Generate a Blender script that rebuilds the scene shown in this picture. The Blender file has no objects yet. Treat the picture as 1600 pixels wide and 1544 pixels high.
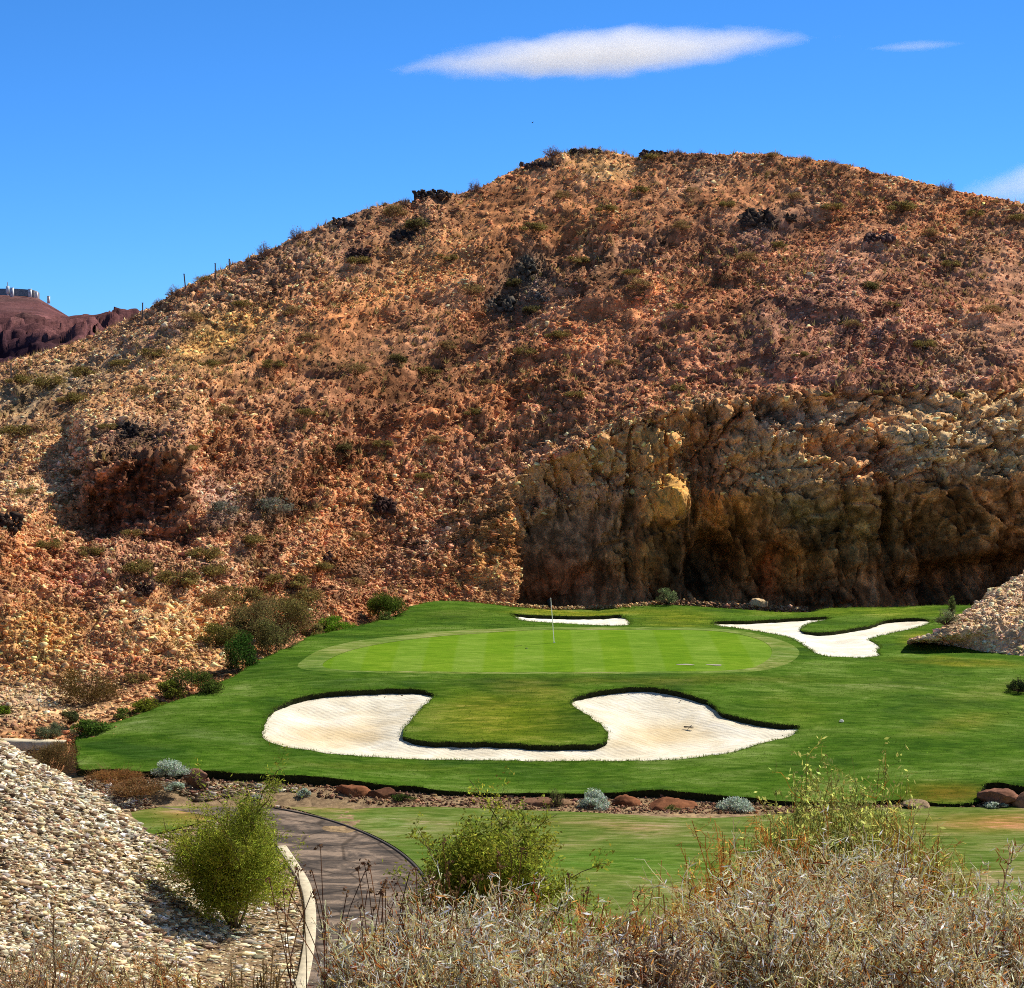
import bpy, math, random
import numpy as np
from mathutils import Vector, Matrix
from mathutils.geometry import delaunay_2d_cdt
R = math.radians
rng = np.random.default_rng(7)
random.seed(7)
scene = bpy.context.scene
COL = scene.collection

# ---------------------------------------------------------------- camera
CAM = np.array([0.0, 0.0, 16.1]); TH = R(3.6); F = 4000.0
cd = bpy.data.cameras.new('camera'); cam = bpy.data.objects.new('camera', cd); COL.objects.link(cam)
cam.location = CAM; cam.rotation_euler = (R(90) - TH, 0, 0)
cd.sensor_fit = 'HORIZONTAL'; cd.sensor_width = 36; cd.lens = 90.0
cd.clip_start = 0.5; cd.clip_end = 20000
scene.camera = cam
# ---------------------------------------------------------------- light
SUN_EL, SUN_AZ = R(45), R(52)          # azimuth measured from +Y (view direction) towards +X
w = bpy.data.worlds.new('World'); scene.world = w; w.use_nodes = True
nt = w.node_tree; nt.nodes.clear()
sky = nt.nodes.new('ShaderNodeTexSky'); sky.sky_type = 'NISHITA'; sky.sun_disc = False
sky.sun_elevation = SUN_EL; sky.sun_rotation = SUN_AZ
sky.altitude = 900; sky.air_density = 0.55; sky.dust_density = 0.0; sky.ozone_density = 6.0
hs = nt.nodes.new('ShaderNodeHueSaturation'); hs.inputs['Saturation'].default_value = 1.0; hs.inputs['Value'].default_value = 1.08
bg = nt.nodes.new('ShaderNodeBackground'); bg.inputs['Strength'].default_value = 0.12
wo = nt.nodes.new('ShaderNodeOutputWorld')
# low sky tinted saturated blue; unseen upper sky warmed so fill is less blue
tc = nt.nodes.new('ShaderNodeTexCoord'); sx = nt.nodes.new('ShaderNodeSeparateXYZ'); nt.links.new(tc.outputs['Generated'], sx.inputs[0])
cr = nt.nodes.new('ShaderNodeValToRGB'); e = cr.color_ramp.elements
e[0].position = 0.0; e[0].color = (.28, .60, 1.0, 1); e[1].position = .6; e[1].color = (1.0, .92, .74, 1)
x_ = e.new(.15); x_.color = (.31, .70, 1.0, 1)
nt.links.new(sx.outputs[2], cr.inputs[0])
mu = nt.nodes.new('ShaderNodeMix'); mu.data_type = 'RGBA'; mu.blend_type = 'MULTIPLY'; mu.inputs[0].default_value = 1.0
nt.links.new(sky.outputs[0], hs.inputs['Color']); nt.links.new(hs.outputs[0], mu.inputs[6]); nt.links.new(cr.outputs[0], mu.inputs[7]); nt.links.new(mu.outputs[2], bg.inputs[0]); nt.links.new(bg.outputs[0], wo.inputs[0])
sd = bpy.data.lights.new('sun', 'SUN'); sd.energy = 5.0; sd.angle = R(0.53); sd.color = (1.0, 0.95, 0.87)
sun = bpy.data.objects.new('sun', sd); COL.objects.link(sun)
SUND = Vector((math.cos(SUN_EL) * math.sin(SUN_AZ), math.cos(SUN_EL) * math.cos(SUN_AZ), math.sin(SUN_EL)))
sun.rotation_euler = SUND.to_track_quat('Z', 'Y').to_euler(); sun.location = (40, 60, 90)
scene.view_settings.view_transform = 'Standard'; scene.view_settings.look = 'None'
scene.view_settings.exposure = 0.20; scene.view_settings.gamma = 1
try:
    scene.cycles.volume_step_rate = 0.5; scene.cycles.volume_max_steps = 512
    scene.cycles.use_denoising = False; scene.render.filter_size = 1.0; scene.cycles.pixel_filter_type = 'BLACKMAN_HARRIS'; scene.cycles.filter_width = 1.0
    scene.cycles.max_bounces = 6; scene.cycles.transparent_max_bounces = 16
except Exception: pass

# ---------------------------------------------------------------- helpers
def P(px, py, Y):
    px = np.asarray(px, float); py = np.asarray(py, float)
    dx = (px - 800) / F; dy = (772 - py) / F
    vy = math.cos(TH) + dy * math.sin(TH); vz = -math.sin(TH) + dy * math.cos(TH)
    return np.stack(np.broadcast_arrays(dx / vy * Y, Y + 0 * px, CAM[2] + vz / vy * Y), -1)
def proj(p):
    d = p - CAM
    f = d[..., 1] * math.cos(TH) - d[..., 2] * math.sin(TH)
    u = d[..., 1] * math.sin(TH) + d[..., 2] * math.cos(TH)
    return 800 + F * d[..., 0] / f, 772 - F * u / f
def link(o): COL.objects.link(o); return o
def tag(o, label=None, cat=None, group=None, kind=None):
    if label: o['label'] = label
    if cat: o['category'] = cat
    if group: o['group'] = group
    if kind: o['kind'] = kind
    return o
def mesh_obj(name, V, Fc, mat, parent=None, smooth=False, cols=None):
    """V (n,3); Fc int array (m,3|4) or list of arrays; cols (n,3) vertex colour 'tint'"""
    me = bpy.data.meshes.new(name)
    V = np.ascontiguousarray(V, np.float32)
    if not isinstance(Fc, list): Fc = [Fc]
    Fc = [np.asarray(f, np.int32) for f in Fc if len(f)]
    me.vertices.add(len(V)); me.vertices.foreach_set('co', V.ravel())
    nl = sum(f.size for f in Fc); npoly = sum(len(f) for f in Fc)
    me.loops.add(nl); me.polygons.add(npoly)
    me.loops.foreach_set('vertex_index', np.concatenate([f.ravel() for f in Fc]))
    st = []; s = 0
    for f in Fc:
        st.append(s + np.arange(len(f)) * f.shape[1]); s += f.size
    me.polygons.foreach_set('loop_start', np.concatenate(st).astype(np.int32))
    if smooth: me.polygons.foreach_set('use_smooth', np.ones(npoly, bool))
    if cols is not None:
        a = me.color_attributes.new('tint', 'FLOAT_COLOR', 'POINT')
        c = np.ones((len(V), 4), np.float32); c[:, :3] = cols
        a.data.foreach_set('color', c.ravel())
    me.update(calc_edges=True); me.validate()
    if mat: me.materials.append(mat)
    o = bpy.data.objects.new(name, me); COL.objects.link(o)
    if parent: o.parent = parent
    return o
def empty(name, loc, rz=0):
    o = bpy.data.objects.new(name, None); o.location = loc; o.rotation_euler = (0, 0, rz); o.empty_display_size = .3
    return link(o)
def copy_tree(o, parent=None):
    c = o.copy(); COL.objects.link(c); c.parent = parent
    for ch in list(o.children): copy_tree(ch, c)
    return c

# numpy noise ---------------------------------------------------------
def _h(ix, iy, iz, s):
    n = (ix.astype(np.int64) * 374761393 + iy.astype(np.int64) * 668265263 + iz.astype(np.int64) * 2147483647 + s * 974711) & 0xffffffff
    n = ((n ^ (n >> 13)) * 1274126177) & 0xffffffff
    n = ((n ^ (n >> 16)) * 2246822519) & 0xffffffff
    return ((n ^ (n >> 15)) & 0xffffff) / float(0xffffff)
def vnoise(p, s=0):
    i = np.floor(p).astype(np.int64); f = p - i; f = f * f * f * (f * (f * 6 - 15) + 10)
    out = 0
    for a in (0, 1):
        for b in (0, 1):
            for c in (0, 1):
                wgt = (f[..., 0] if a else 1 - f[..., 0]) * (f[..., 1] if b else 1 - f[..., 1]) * (f[..., 2] if c else 1 - f[..., 2])
                out = out + wgt * _h(i[..., 0] + a, i[..., 1] + b, i[..., 2] + c, s)
    return out * 2 - 1
def fbm(p, oct=4, s=0, gain=.5, ridged=False):
    a = 1; t = 0; n = 0
    for k in range(oct):
        v = vnoise(p * (2.03 ** k) + 17.3 * k, s + k)
        if ridged: v = 1 - 2 * np.abs(v)
        t = t + a * v; n += a; a *= gain
    return t / n
def worley(p, s=0):
    """F1 distance, cell random value, F2-F1"""
    i = np.floor(p).astype(np.int64)
    f1 = np.full(p.shape[:-1], 9.); f2 = f1.copy(); cid = np.zeros_like(f1)
    for a in (-1, 0, 1):
        for b in (-1, 0, 1):
            for c in (-1, 0, 1):
                q = i + np.array([a, b, c])
                q0, q1, q2 = q[..., 0], q[..., 1], q[..., 2]
                d = np.sqrt((q0 + _h(q0, q1, q2, s) - p[..., 0]) ** 2 + (q1 + _h(q0, q1, q2, s + 1) - p[..., 1]) ** 2 + (q2 + _h(q0, q1, q2, s + 2) - p[..., 2]) ** 2)
                m = d < f1
                f2 = np.where(m, f1, np.minimum(f2, d)); cid = np.where(m, _h(q0, q1, q2, s + 3), cid); f1 = np.where(m, d, f1)
    return f1, cid, f2 - f1
def facets(p, s=0):
    """worley cells cut as tilted planes: cell height + tilt . offset -> fractured rock"""
    i = np.floor(p).astype(np.int64); f1 = np.full(p.shape[:-1], 9.); out = np.zeros_like(f1); cid = np.zeros_like(f1)
    for a in (-1, 0, 1):
        for b in (-1, 0, 1):
            for c in (-1, 0, 1):
                q = i + np.array([a, b, c]); q0, q1, q2 = q[..., 0], q[..., 1], q[..., 2]
                o = np.stack([q0 + _h(q0, q1, q2, s) - p[..., 0], q1 + _h(q0, q1, q2, s + 1) - p[..., 1], q2 + _h(q0, q1, q2, s + 2) - p[..., 2]], -1)
                d = np.abs(o).sum(-1) * .6 + np.sqrt((o * o).sum(-1)) * .4; m = d < f1
                r_ = _h(q0, q1, q2, s + 3); t = (_h(q0, q1, q2, s + 4) - .5) * o[..., 0] + (_h(q0, q1, q2, s + 5) - .5) * o[..., 2] + (_h(q0, q1, q2, s + 6) - .5) * o[..., 1]
                out = np.where(m, (r_ - .5) + 1.7 * t, out); cid = np.where(m, r_, cid); f1 = np.where(m, d, f1)
    return out, cid
def sm(x, a, b):
    t = np.clip((x - a) / (b - a), 0, 1); return t * t * (3 - 2 * t)

# thin plate spline ------------------------------------------------------
class TPS:
    def __init__(s, xy, z, reg=1e-3):
        s.c = xy.mean(0); s.k = xy.std(); s.p = (xy - s.c) / s.k; n = len(z)
        d = np.linalg.norm(s.p[:, None] - s.p[None], axis=-1); K = s.U(d) + reg * np.eye(n)
        A = np.zeros((n + 3, n + 3)); A[:n, :n] = K; A[:n, n] = 1; A[:n, n + 1:] = s.p; A[n, :n] = 1; A[n + 1:, :n] = s.p.T
        s.w = np.linalg.solve(A, np.r_[z, 0, 0, 0])
    @staticmethod
    def U(d): return np.where(d > 1e-9, d * d * np.log(np.maximum(d, 1e-9)), 0)
    def __call__(s, x, y):
        x = np.asarray(x, float); sh = x.shape
        q = (np.stack([x.ravel(), np.asarray(y, float).ravel()], -1) - s.c) / s.k
        out = np.empty(len(q))
        for a in range(0, len(q), 20000):
            b = q[a:a + 20000]
            d = np.linalg.norm(b[:, None] - s.p[None], axis=-1)
            out[a:a + 20000] = s.U(d) @ s.w[:-3] + s.w[-3] + b @ s.w[-2:]
        return out.reshape(sh)

# polygons ----------------------------------------------------------------
def inside(poly, x, y):
    x = np.asarray(x); y = np.asarray(y); c = np.zeros(x.shape, bool); n = len(poly)
    for i in range(n):
        x1, y1 = poly[i][:2]; x2, y2 = poly[(i + 1) % n][:2]
        if y1 == y2: continue
        m = ((y1 > y) != (y2 > y)) & (x < (x2 - x1) * (y - y1) / (y2 - y1) + x1); c ^= m
    return c
def catmull(pts, closed=True, sub=6):
    p = np.asarray(pts, float); n = len(p); out = []
    for i in range(n if closed else n - 1):
        a, b, c, d = (p[(i - 1) % n], p[i], p[(i + 1) % n], p[(i + 2) % n]) if closed else (p[max(i - 1, 0)], p[i], p[i + 1], p[min(i + 2, n - 1)])
        for k in range(sub):
            t = k / sub
            out.append(.5 * ((2 * b) + (c - a) * t + (2 * a - 5 * b + 4 * c - d) * t * t + (-a + 3 * b - 3 * c + d) * t ** 3))
    if not closed: out.append(p[-1])
    return np.array(out)
def resample(p, step, closed=True):
    q = np.vstack([p, p[:1]]) if closed else p
    L = np.r_[0, np.cumsum(np.linalg.norm(np.diff(q, axis=0), axis=1))]
    n = max(4, int(L[-1] / step)); t = np.linspace(0, L[-1], n + 1)
    o = np.stack([np.interp(t, L, q[:, k]) for k in range(q.shape[1])], -1)
    return o[:-1] if closed else o
def edge_dist(poly, x, y):
    """distance to the closed polyline, and index of nearest vertex"""
    pts = np.stack([x, y], -1); D = np.full(len(pts), 1e9); I = np.zeros(len(pts), int)
    for a in range(0, len(pts), 4000):
        d = np.linalg.norm(pts[a:a + 4000, None] - poly[None, :, :2], axis=-1)
        I[a:a + 4000] = d.argmin(1); D[a:a + 4000] = d.min(1)
    return D, I
def triangulate(outer, holes, step, extra=0.3):
    """CDT of a polygon with holes -> xy verts, tris"""
    loops = [outer] + holes
    mn, mx = outer.min(0), outer.max(0)
    gx, gy = np.meshgrid(np.arange(mn[0], mx[0], step), np.arange(mn[1], mx[1], step))
    gx = (gx + (np.arange(gx.shape[0]) % 2)[:, None] * step * .5).ravel(); gy = gy.ravel()
    gx = gx + rng.uniform(-.15, .15, gx.size) * step; gy = gy + rng.uniform(-.15, .15, gy.size) * step
    m = inside(outer, gx, gy)
    for h in holes: m &= ~inside(h, gx, gy)
    gx, gy = gx[m], gy[m]
    for l in loops:
        d, _ = edge_dist(l, gx, gy); k = d > step * extra; gx, gy = gx[k], gy[k]
    V = []; E = []
    for l in loops:
        s = len(V); V += [tuple(p) for p in l[:, :2]]; E += [(s + i, s + (i + 1) % len(l)) for i in range(len(l))]
    V += list(zip(gx, gy))
    vo, eo, fo, *_ = delaunay_2d_cdt([Vector(v) for v in V], E, [], 0, 1e-5)
    vo = np.array([(v.x, v.y) for v in vo]); fo = np.array([f for f in fo if len(f) == 3])
    c = vo[fo].mean(1); m = inside(outer, c[:, 0], c[:, 1])
    for h in holes: m &= ~inside(h, c[:, 0], c[:, 1])
    fo = fo[m]
    a = vo[fo]; ar = (a[:, 1, 0] - a[:, 0, 0]) * (a[:, 2, 1] - a[:, 0, 1]) - (a[:, 2, 0] - a[:, 0, 0]) * (a[:, 1, 1] - a[:, 0, 1])
    fo[ar < 0] = fo[ar < 0][:, ::-1]
    return vo, fo

# materials ---------------------------------------------------------------
def new_mat(name, rough=.9, spec=.2):
    m = bpy.data.materials.new(name); m.use_nodes = True; n = m.node_tree; n.nodes.clear()
    out = n.nodes.new('ShaderNodeOutputMaterial'); b = n.nodes.new('ShaderNodeBsdfPrincipled')
    b.inputs['Roughness'].default_value = rough; b.inputs['Specular IOR Level'].default_value = spec
    n.links.new(b.outputs[0], out.inputs[0]); return m, n, b
def node(n, t, **kw):
    x = n.nodes.new(t)
    for k, v in kw.items():
        if k in x.inputs: x.inputs[k].default_value = v
        else: setattr(x, k, v)
    return x
def tex(n, scale, kind='noise', detail=6, rough=.6, stretch=None, dist=0, rot=None):
    co = n.nodes.new('ShaderNodeTexCoord'); src = co.outputs['Object']
    if stretch or rot:
        mp = n.nodes.new('ShaderNodeMapping')
        if stretch: mp.inputs['Scale'].default_value = stretch
        if rot: mp.inputs['Rotation'].default_value = rot
        n.links.new(src, mp.inputs[0]); src = mp.outputs[0]
    if kind == 'noise':
        t = n.nodes.new('ShaderNodeTexNoise'); t.inputs['Detail'].default_value = detail; t.inputs['Roughness'].default_value = rough; t.inputs['Distortion'].default_value = dist
    else:
        t = n.nodes.new('ShaderNodeTexVoronoi')
    t.inputs['Scale'].default_value = scale; n.links.new(src, t.inputs['Vector']); return t
def ramp(n, src, stops):
    r = n.nodes.new('ShaderNodeValToRGB'); e = r.color_ramp.elements
    while len(e) > 1: e.remove(e[-1])
    for i, (p, c) in enumerate(stops):
        x = e[0] if i == 0 else e.new(p); x.position = p; x.color = (*c, 1) if len(c) == 3 else c
    n.links.new(src, r.inputs[0]); return r
def mix(n, a, b, fac, mode='MIX'):
    m = n.nodes.new('ShaderNodeMix'); m.data_type = 'RGBA'; m.blend_type = mode
    for s, v in ((m.inputs[6], a), (m.inputs[7], b), (m.inputs[0], fac)):
        if isinstance(v, (int, float)): s.default_value = v
        elif isinstance(v, tuple): s.default_value = (*v, 1)
        else: n.links.new(v, s)
    return m.outputs[2]
def bump(n, b, h, strength, dist, prev=None):
    x = n.nodes.new('ShaderNodeBump'); x.inputs['Strength'].default_value = strength; x.inputs['Distance'].default_value = dist
    n.links.new(h, x.inputs['Height'])
    if prev: n.links.new(prev, x.inputs['Normal'])
    n.links.new(x.outputs[0], b.inputs['Normal']); return x.outputs[0]
def attr(n, name='tint'):
    a = n.nodes.new('ShaderNodeAttribute'); a.attribute_name = name; return a.outputs['Color']

def rocky_mat(name, s1=3.0, contrast=.55, bmp=.6, dist=.25):
    m, n, b = new_mat(name, .97, .03)
    v = tex(n, s1, 'voronoi'); g = tex(n, s1 * 3.1, 'noise', 5, .7); l = tex(n, s1 * .25, 'noise', 4, .6)
    lo = 1 - contrast
    cr = ramp(n, v.outputs['Color'], [(0.0, (lo, lo, lo)), (.5, (1, .97, .94)), (1.0, (1 + contrast, 1 + contrast * .97, 1 + contrast * .9))])
    c1 = mix(n, attr(n), cr.outputs[0], 1.0, 'MULTIPLY')
    gr = ramp(n, g.outputs[0], [(.3, (.6, .58, .57)), (.5, (1, 1, 1)), (.7, (1.4, 1.38, 1.33))])
    c2 = mix(n, c1, gr.outputs[0], .8, 'MULTIPLY')
    lr = ramp(n, l.outputs[0], [(.35, (.8, .76, .76)), (.5, (1, 1, 1)), (.65, (1.2, 1.17, 1.05))])
    c3 = mix(n, c2, lr.outputs[0], .8, 'MULTIPLY')
    n.links.new(c3, b.inputs['Base Color'])
    v2 = tex(n, s1 * 2.4, 'voronoi'); v2.distance = 'MANHATTAN'; v.distance = 'MANHATTAN'
    p = bump(n, b, v.outputs['Color'], bmp * .55, dist * .8); p = bump(n, b, v2.outputs['Color'], bmp * .5, dist * .4, p); bump(n, b, g.outputs[0], bmp * .6, dist * .4, p)
    return m
M = {}
M['hill'] = rocky_mat('hill_soil', 2.2, .5, .8, .25)
M['cliff'] = rocky_mat('cliff_rock', 2.6, .38, .9, .22)
M['spur'] = rocky_mat('talus_soil', 5.5, .45, .6, .1)
M['rock'] = rocky_mat('loose_rock', 4.0, .18, .3, .04)
def tint_mat(name, rough=.85, trans=0.0, spec=.04, var=.25, scale=8):
    m, n, b = new_mat(name, rough, spec)
    g = tex(n, scale, 'noise', 3, .6)
    gr = ramp(n, g.outputs[0], [(.3, (1 - var,) * 3), (.7, (1 + var,) * 3)])
    c = mix(n, attr(n), gr.outputs[0], 1.0, 'MULTIPLY'); n.links.new(c, b.inputs['Base Color'])
    if trans:
        t = n.nodes.new('ShaderNodeBsdfTranslucent'); n.links.new(c, t.inputs[0]); x = n.nodes.new('ShaderNodeMixShader'); x.inputs[0].default_value = trans
        out = [q for q in n.nodes if q.type == 'OUTPUT_MATERIAL'][0]
        n.links.new(b.outputs[0], x.inputs[1]); n.links.new(t.outputs[0], x.inputs[2]); n.links.new(x.outputs[0], out.inputs[0])
    return m
M['leaf'] = tint_mat('leaf', .75, .55)
M['twig'] = tint_mat('twig', .85, 0, .05)
M['twigdry'] = tint_mat('dry_twig', .85, 0.6, .04)

def lawn_mat(name, base, dark, light, stripe=False, patch=1.0):
    m, n, b = new_mat(name, .95, .03)
    a = tex(n, .16, 'noise', 5, .62, stretch=(1, 1.6, 1), dist=.6); f = tex(n, 2.2, 'noise', 4, .7, stretch=(.45, 1.6, 1)); g = tex(n, 16, 'noise', 3, .7)
    c = ramp(n, a.outputs[0], [(.33, dark), (.5, base), (.68, light)]).outputs[0]
    k2 = tex(n, .75, 'noise', 5, .68, stretch=(.6, 1.9, 1), dist=1.5, rot=(0, 0, .25))
    c = mix(n, c, ramp(n, k2.outputs[0], [(.34, (.45, .6, .45)), (.48, (1, 1, 1)), (.64, (1.9, 1.45, 3.2))]).outputs[0], .75 * patch, 'MULTIPLY')
    c = mix(n, c, ramp(n, f.outputs[0], [(.28, (.55, .62, .5)), (.5, (1, 1, 1)), (.75, (1.5, 1.35, 1.9))]).outputs[0], .8 * patch, 'MULTIPLY')
    c = mix(n, c, ramp(n, g.outputs[0], [(.25, (.7, .7, .7)), (.75, (1.3, 1.3, 1.3))]).outputs[0], .6, 'MULTIPLY')
    if stripe:
        co = n.nodes.new('ShaderNodeTexCoord'); sp = n.nodes.new('ShaderNodeSeparateXYZ'); n.links.new(co.outputs['Object'], sp.inputs[0])
        ma = n.nodes.new('ShaderNodeMath'); ma.operation = 'MULTIPLY_ADD'; ma.inputs[1].default_value = 2.15; n.links.new(sp.outputs[0], ma.inputs[0])
        mb = n.nodes.new('ShaderNodeMath'); mb.operation = 'MULTIPLY_ADD'; mb.inputs[1].default_value = -.02; mb.inputs[2].default_value = 2.3; n.links.new(sp.outputs[1], mb.inputs[0]); n.links.new(mb.outputs[0], ma.inputs[2])
        si = n.nodes.new('ShaderNodeMath'); si.operation = 'SINE'; n.links.new(ma.outputs[0], si.inputs[0])
        sc = n.nodes.new('ShaderNodeMath'); sc.operation = 'MULTIPLY_ADD'; sc.inputs[1].default_value = .5; sc.inputs[2].default_value = .5; n.links.new(si.outputs[0], sc.inputs[0])
        c = mix(n, c, ramp(n, sc.outputs[0], [(.42, (.88, .94, .5)), (.58, (1.12, 1.06, 2.1))]).outputs[0], .5, 'MULTIPLY')
    else:
        c = mix(n, c, attr(n), 1.0, 'MULTIPLY')
    n.links.new(c, b.inputs['Base Color'])
    p = bump(n, b, g.outputs[0], .5, .05); bump(n, b, f.outputs[0], .35, .12, p)
    return m
M['rough'] = lawn_mat('rough_turf', (.068, .145, .008), (.032, .085, .006), (.13, .215, .026))
M['green'] = lawn_mat('green_turf', (.145, .265, .012), (.12, .235, .010), (.175, .29, .018), True, .5)
M['apron'] = lawn_mat('apron_turf', (.165, .235, .035), (.13, .215, .03), (.24, .27, .06))
M['fairway'] = lawn_mat('fairway_turf', (.135, .185, .028), (.085, .155, .016), (.26, .24, .07))
def sand_mat():
    m, n, b = new_mat('bunker_sand', .95, .1)
    a = tex(n, .5, 'noise', 5, .6, stretch=(1, 1.4, 1), dist=.8); wv = tex(n, 3.2, 'noise', 4, .6, stretch=(.35, 2.6, 1), dist=1.2); g = tex(n, 14, 'noise', 4, .8)
    c = ramp(n, a.outputs[0], [(.3, (.78, .67, .47)), (.55, (.90, .82, .64)), (.7, (.95, .89, .76))]).outputs[0]
    c = mix(n, c, ramp(n, g.outputs[0], [(.25, (.9, .88, .86)), (.6, (1.03, 1.03, 1.03))]).outputs[0], .7, 'MULTIPLY')
    c = mix(n, c, attr(n), 1.0, 'MULTIPLY')
    n.links.new(c, b.inputs['Base Color'])
    wl = n.nodes.new('ShaderNodeTexWave'); co_ = n.nodes.new('ShaderNodeTexCoord'); n.links.new(co_.outputs['Object'], wl.inputs['Vector']); wl.bands_direction = 'DIAGONAL'; wl.inputs['Scale'].default_value = 1.6; wl.inputs['Distortion'].default_value = 9; wl.inputs['Detail'].default_value = 3; wl.inputs['Detail Scale'].default_value = .4
    p = bump(n, b, wl.outputs[0], .14, .05); p = bump(n, b, wv.outputs[0], .4, .1, p); bump(n, b, g.outputs[0], .35, .04, p); return m
M['sand'] = sand_mat()
def simple(name, c, rough=.8, spec=.2, var=.2, scale=5, b2=.3, metal=0):
    m, n, b = new_mat(name, rough, spec); g = tex(n, scale, 'noise', 5, .65)
    cc = ramp(n, g.outputs[0], [(.3, tuple(x * (1 - var) for x in c)), (.7, tuple(min(1, x * (1 + var)) for x in c))])
    n.links.new(cc.outputs[0], b.inputs['Base Color']); b.inputs['Metallic'].default_value = metal
    if b2: bump(n, b, g.outputs[0], b2, .03)
    return m
M['lip'] = simple('turf_edge_soil_shade', (.022, .026, .010), .95, .05, .5, 9, .8)  # dark soil and shaded grass of the cut edge in one near-black colour
def path_mat():
    m, n, b = new_mat('cart_path_concrete', .9, .2)
    a = tex(n, .55, 'noise', 6, .7, stretch=(1, 1.8, 1), dist=.7); g = tex(n, 9, 'noise', 5, .8); d = tex(n, 2.3, 'noise', 5, .7, stretch=(1, 2.5, 1), rot=(0, 0, .5))
    c = ramp(n, a.outputs[0], [(.38, (.06, .046, .036)), (.5, (.14, .103, .075)), (.6, (.30, .215, .15))]).outputs[0]
    c = mix(n, c, ramp(n, d.outputs[0], [(.3, (.55, .55, .58)), (.5, (1, 1, 1)), (.7, (1.35, 1.3, 1.25))]).outputs[0], .7, 'MULTIPLY')
    c = mix(n, c, ramp(n, g.outputs[0], [(.25, (.6, .6, .6)), (.6, (1.15, 1.15, 1.15))]).outputs[0], .9, 'MULTIPLY')
    vc = tex(n, .42, 'voronoi', stretch=(1, .8, 0.01)); vc.feature = 'DISTANCE_TO_EDGE'
    c = mix(n, c, ramp(n, vc.outputs['Distance'], [(.0, (.35, .33, .3)), (.016, (.5, .48, .46)), (.03, (1, 1, 1))]).outputs[0], .85, 'MULTIPLY')
    n.links.new(c, b.inputs['Base Color']); bump(n, b, g.outputs[0], .5, .03); return m
M['path'] = path_mat()
M['kerb'] = simple('kerb_concrete', (.66, .56, .38), .9, .2, .25, 3, .5)
M['pole'] = simple('fibreglass', (.85, .85, .80), .5, .2, .03, 5, 0)
_n = M['pole'].node_tree; _t = _n.nodes.new('ShaderNodeBsdfTranslucent'); _t.inputs[0].default_value = (.95, .95, .88, 1); _x = _n.nodes.new('ShaderNodeMixShader'); _x.inputs[0].default_value = .6
_p = [q for q in _n.nodes if q.type == 'BSDF_PRINCIPLED'][0]; _o = [q for q in _n.nodes if q.type == 'OUTPUT_MATERIAL'][0]; _n.links.new(_p.outputs[0], _x.inputs[1]); _n.links.new(_t.outputs[0], _x.inputs[2]); _n.links.new(_x.outputs[0], _o.inputs[0])
M['steel'] = simple('post_steel', (.10, .09, .08), .6, .4, .3, 6, 0)
M['white'] = simple('white_paint', (.80, .80, .76), .5, .4, .04, 5, 0)
M['black'] = simple('dark_cloth', (.015, .018, .03), .8, .2, .3, 12, .2)
M['wall'] = simple('stone_wall', (.30, .27, .26), .9, .15, .3, 1.2, .5)
M['wood'] = simple('dark_handle', (.07, .06, .05), .7, .3, .3, 9, 0)

# ---------------------------------------------------------------- profile sheets (hills, cliffs)
class Sheet:
    """terrain surface lofted through profile knots: cols = list of (px, [(py, Y), ...])"""
    def __init__(s, cols, pxs, rows, skyline=None, sky_k=None, soft=3, bury=(0, 0)):
        s.pxs = pxs; K = len(cols[0][1]); cp = np.array([c[0] for c in cols], float)
        py = np.array([[k[0] for k in c[1]] for c in cols], float); YY = np.array([[k[1] for k in c[1]] for c in cols], float)
        kn = np.zeros((len(pxs), K, 3))
        for k in range(K):
            y_ = np.interp(pxs, cp, py[:, k]); d_ = np.interp(pxs, cp, YY[:, k])
            if skyline is not None and k == sky_k:
                sk = np.array(skyline, float); y_ = np.interp(pxs, sk[:, 0], sk[:, 1])
            kn[:, k] = P(pxs, y_, d_)
        kn[:, 0, 2] -= bury[0]; kn[:, 1, 2] -= bury[1] * sm(pxs, 400, 520)
        s.kn = kn; t = []
        for k, r in enumerate(rows): t += list(k + np.arange(r) / r)
        t.append(K - 1); t = np.array(t); s.t = t
        i = np.minimum(t.astype(int), K - 2); f = (t - i)[None, :, None]
        G = kn[:, i] * (1 - f) + kn[:, i + 1] * f
        for _ in range(soft):                                    # round the profile a little
            G[:, 1:-1] = .25 * G[:, :-2] + .5 * G[:, 1:-1] + .25 * G[:, 2:]
        s.G = G
    def normals(s):
        G = s.G; du = np.gradient(G, axis=0); dv = np.gradient(G, axis=1)
        n = np.cross(du, dv); n /= np.linalg.norm(n, axis=-1, keepdims=True) + 1e-12
        n[n[..., 2] < -.99] *= -1
        return n
    def faces(s):
        a, b = s.G.shape[:2]; ix = np.arange(a * b).reshape(a, b)
        return np.stack([ix[:-1, :-1], ix[1:, :-1], ix[1:, 1:], ix[:-1, 1:]], -1)
    def finish(s): s.px, s.py = proj(s.G); s.N = s.normals()
    def hit(s, px, py):
        d = np.abs(s.px - px) * 1.0 + np.abs(s.py - py)
        m = d < d.min() + 4; Y = np.where(m, s.G[..., 1], 1e9); k = np.unravel_index(Y.argmin(), Y.shape)
        return s.G[k].copy()

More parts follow.
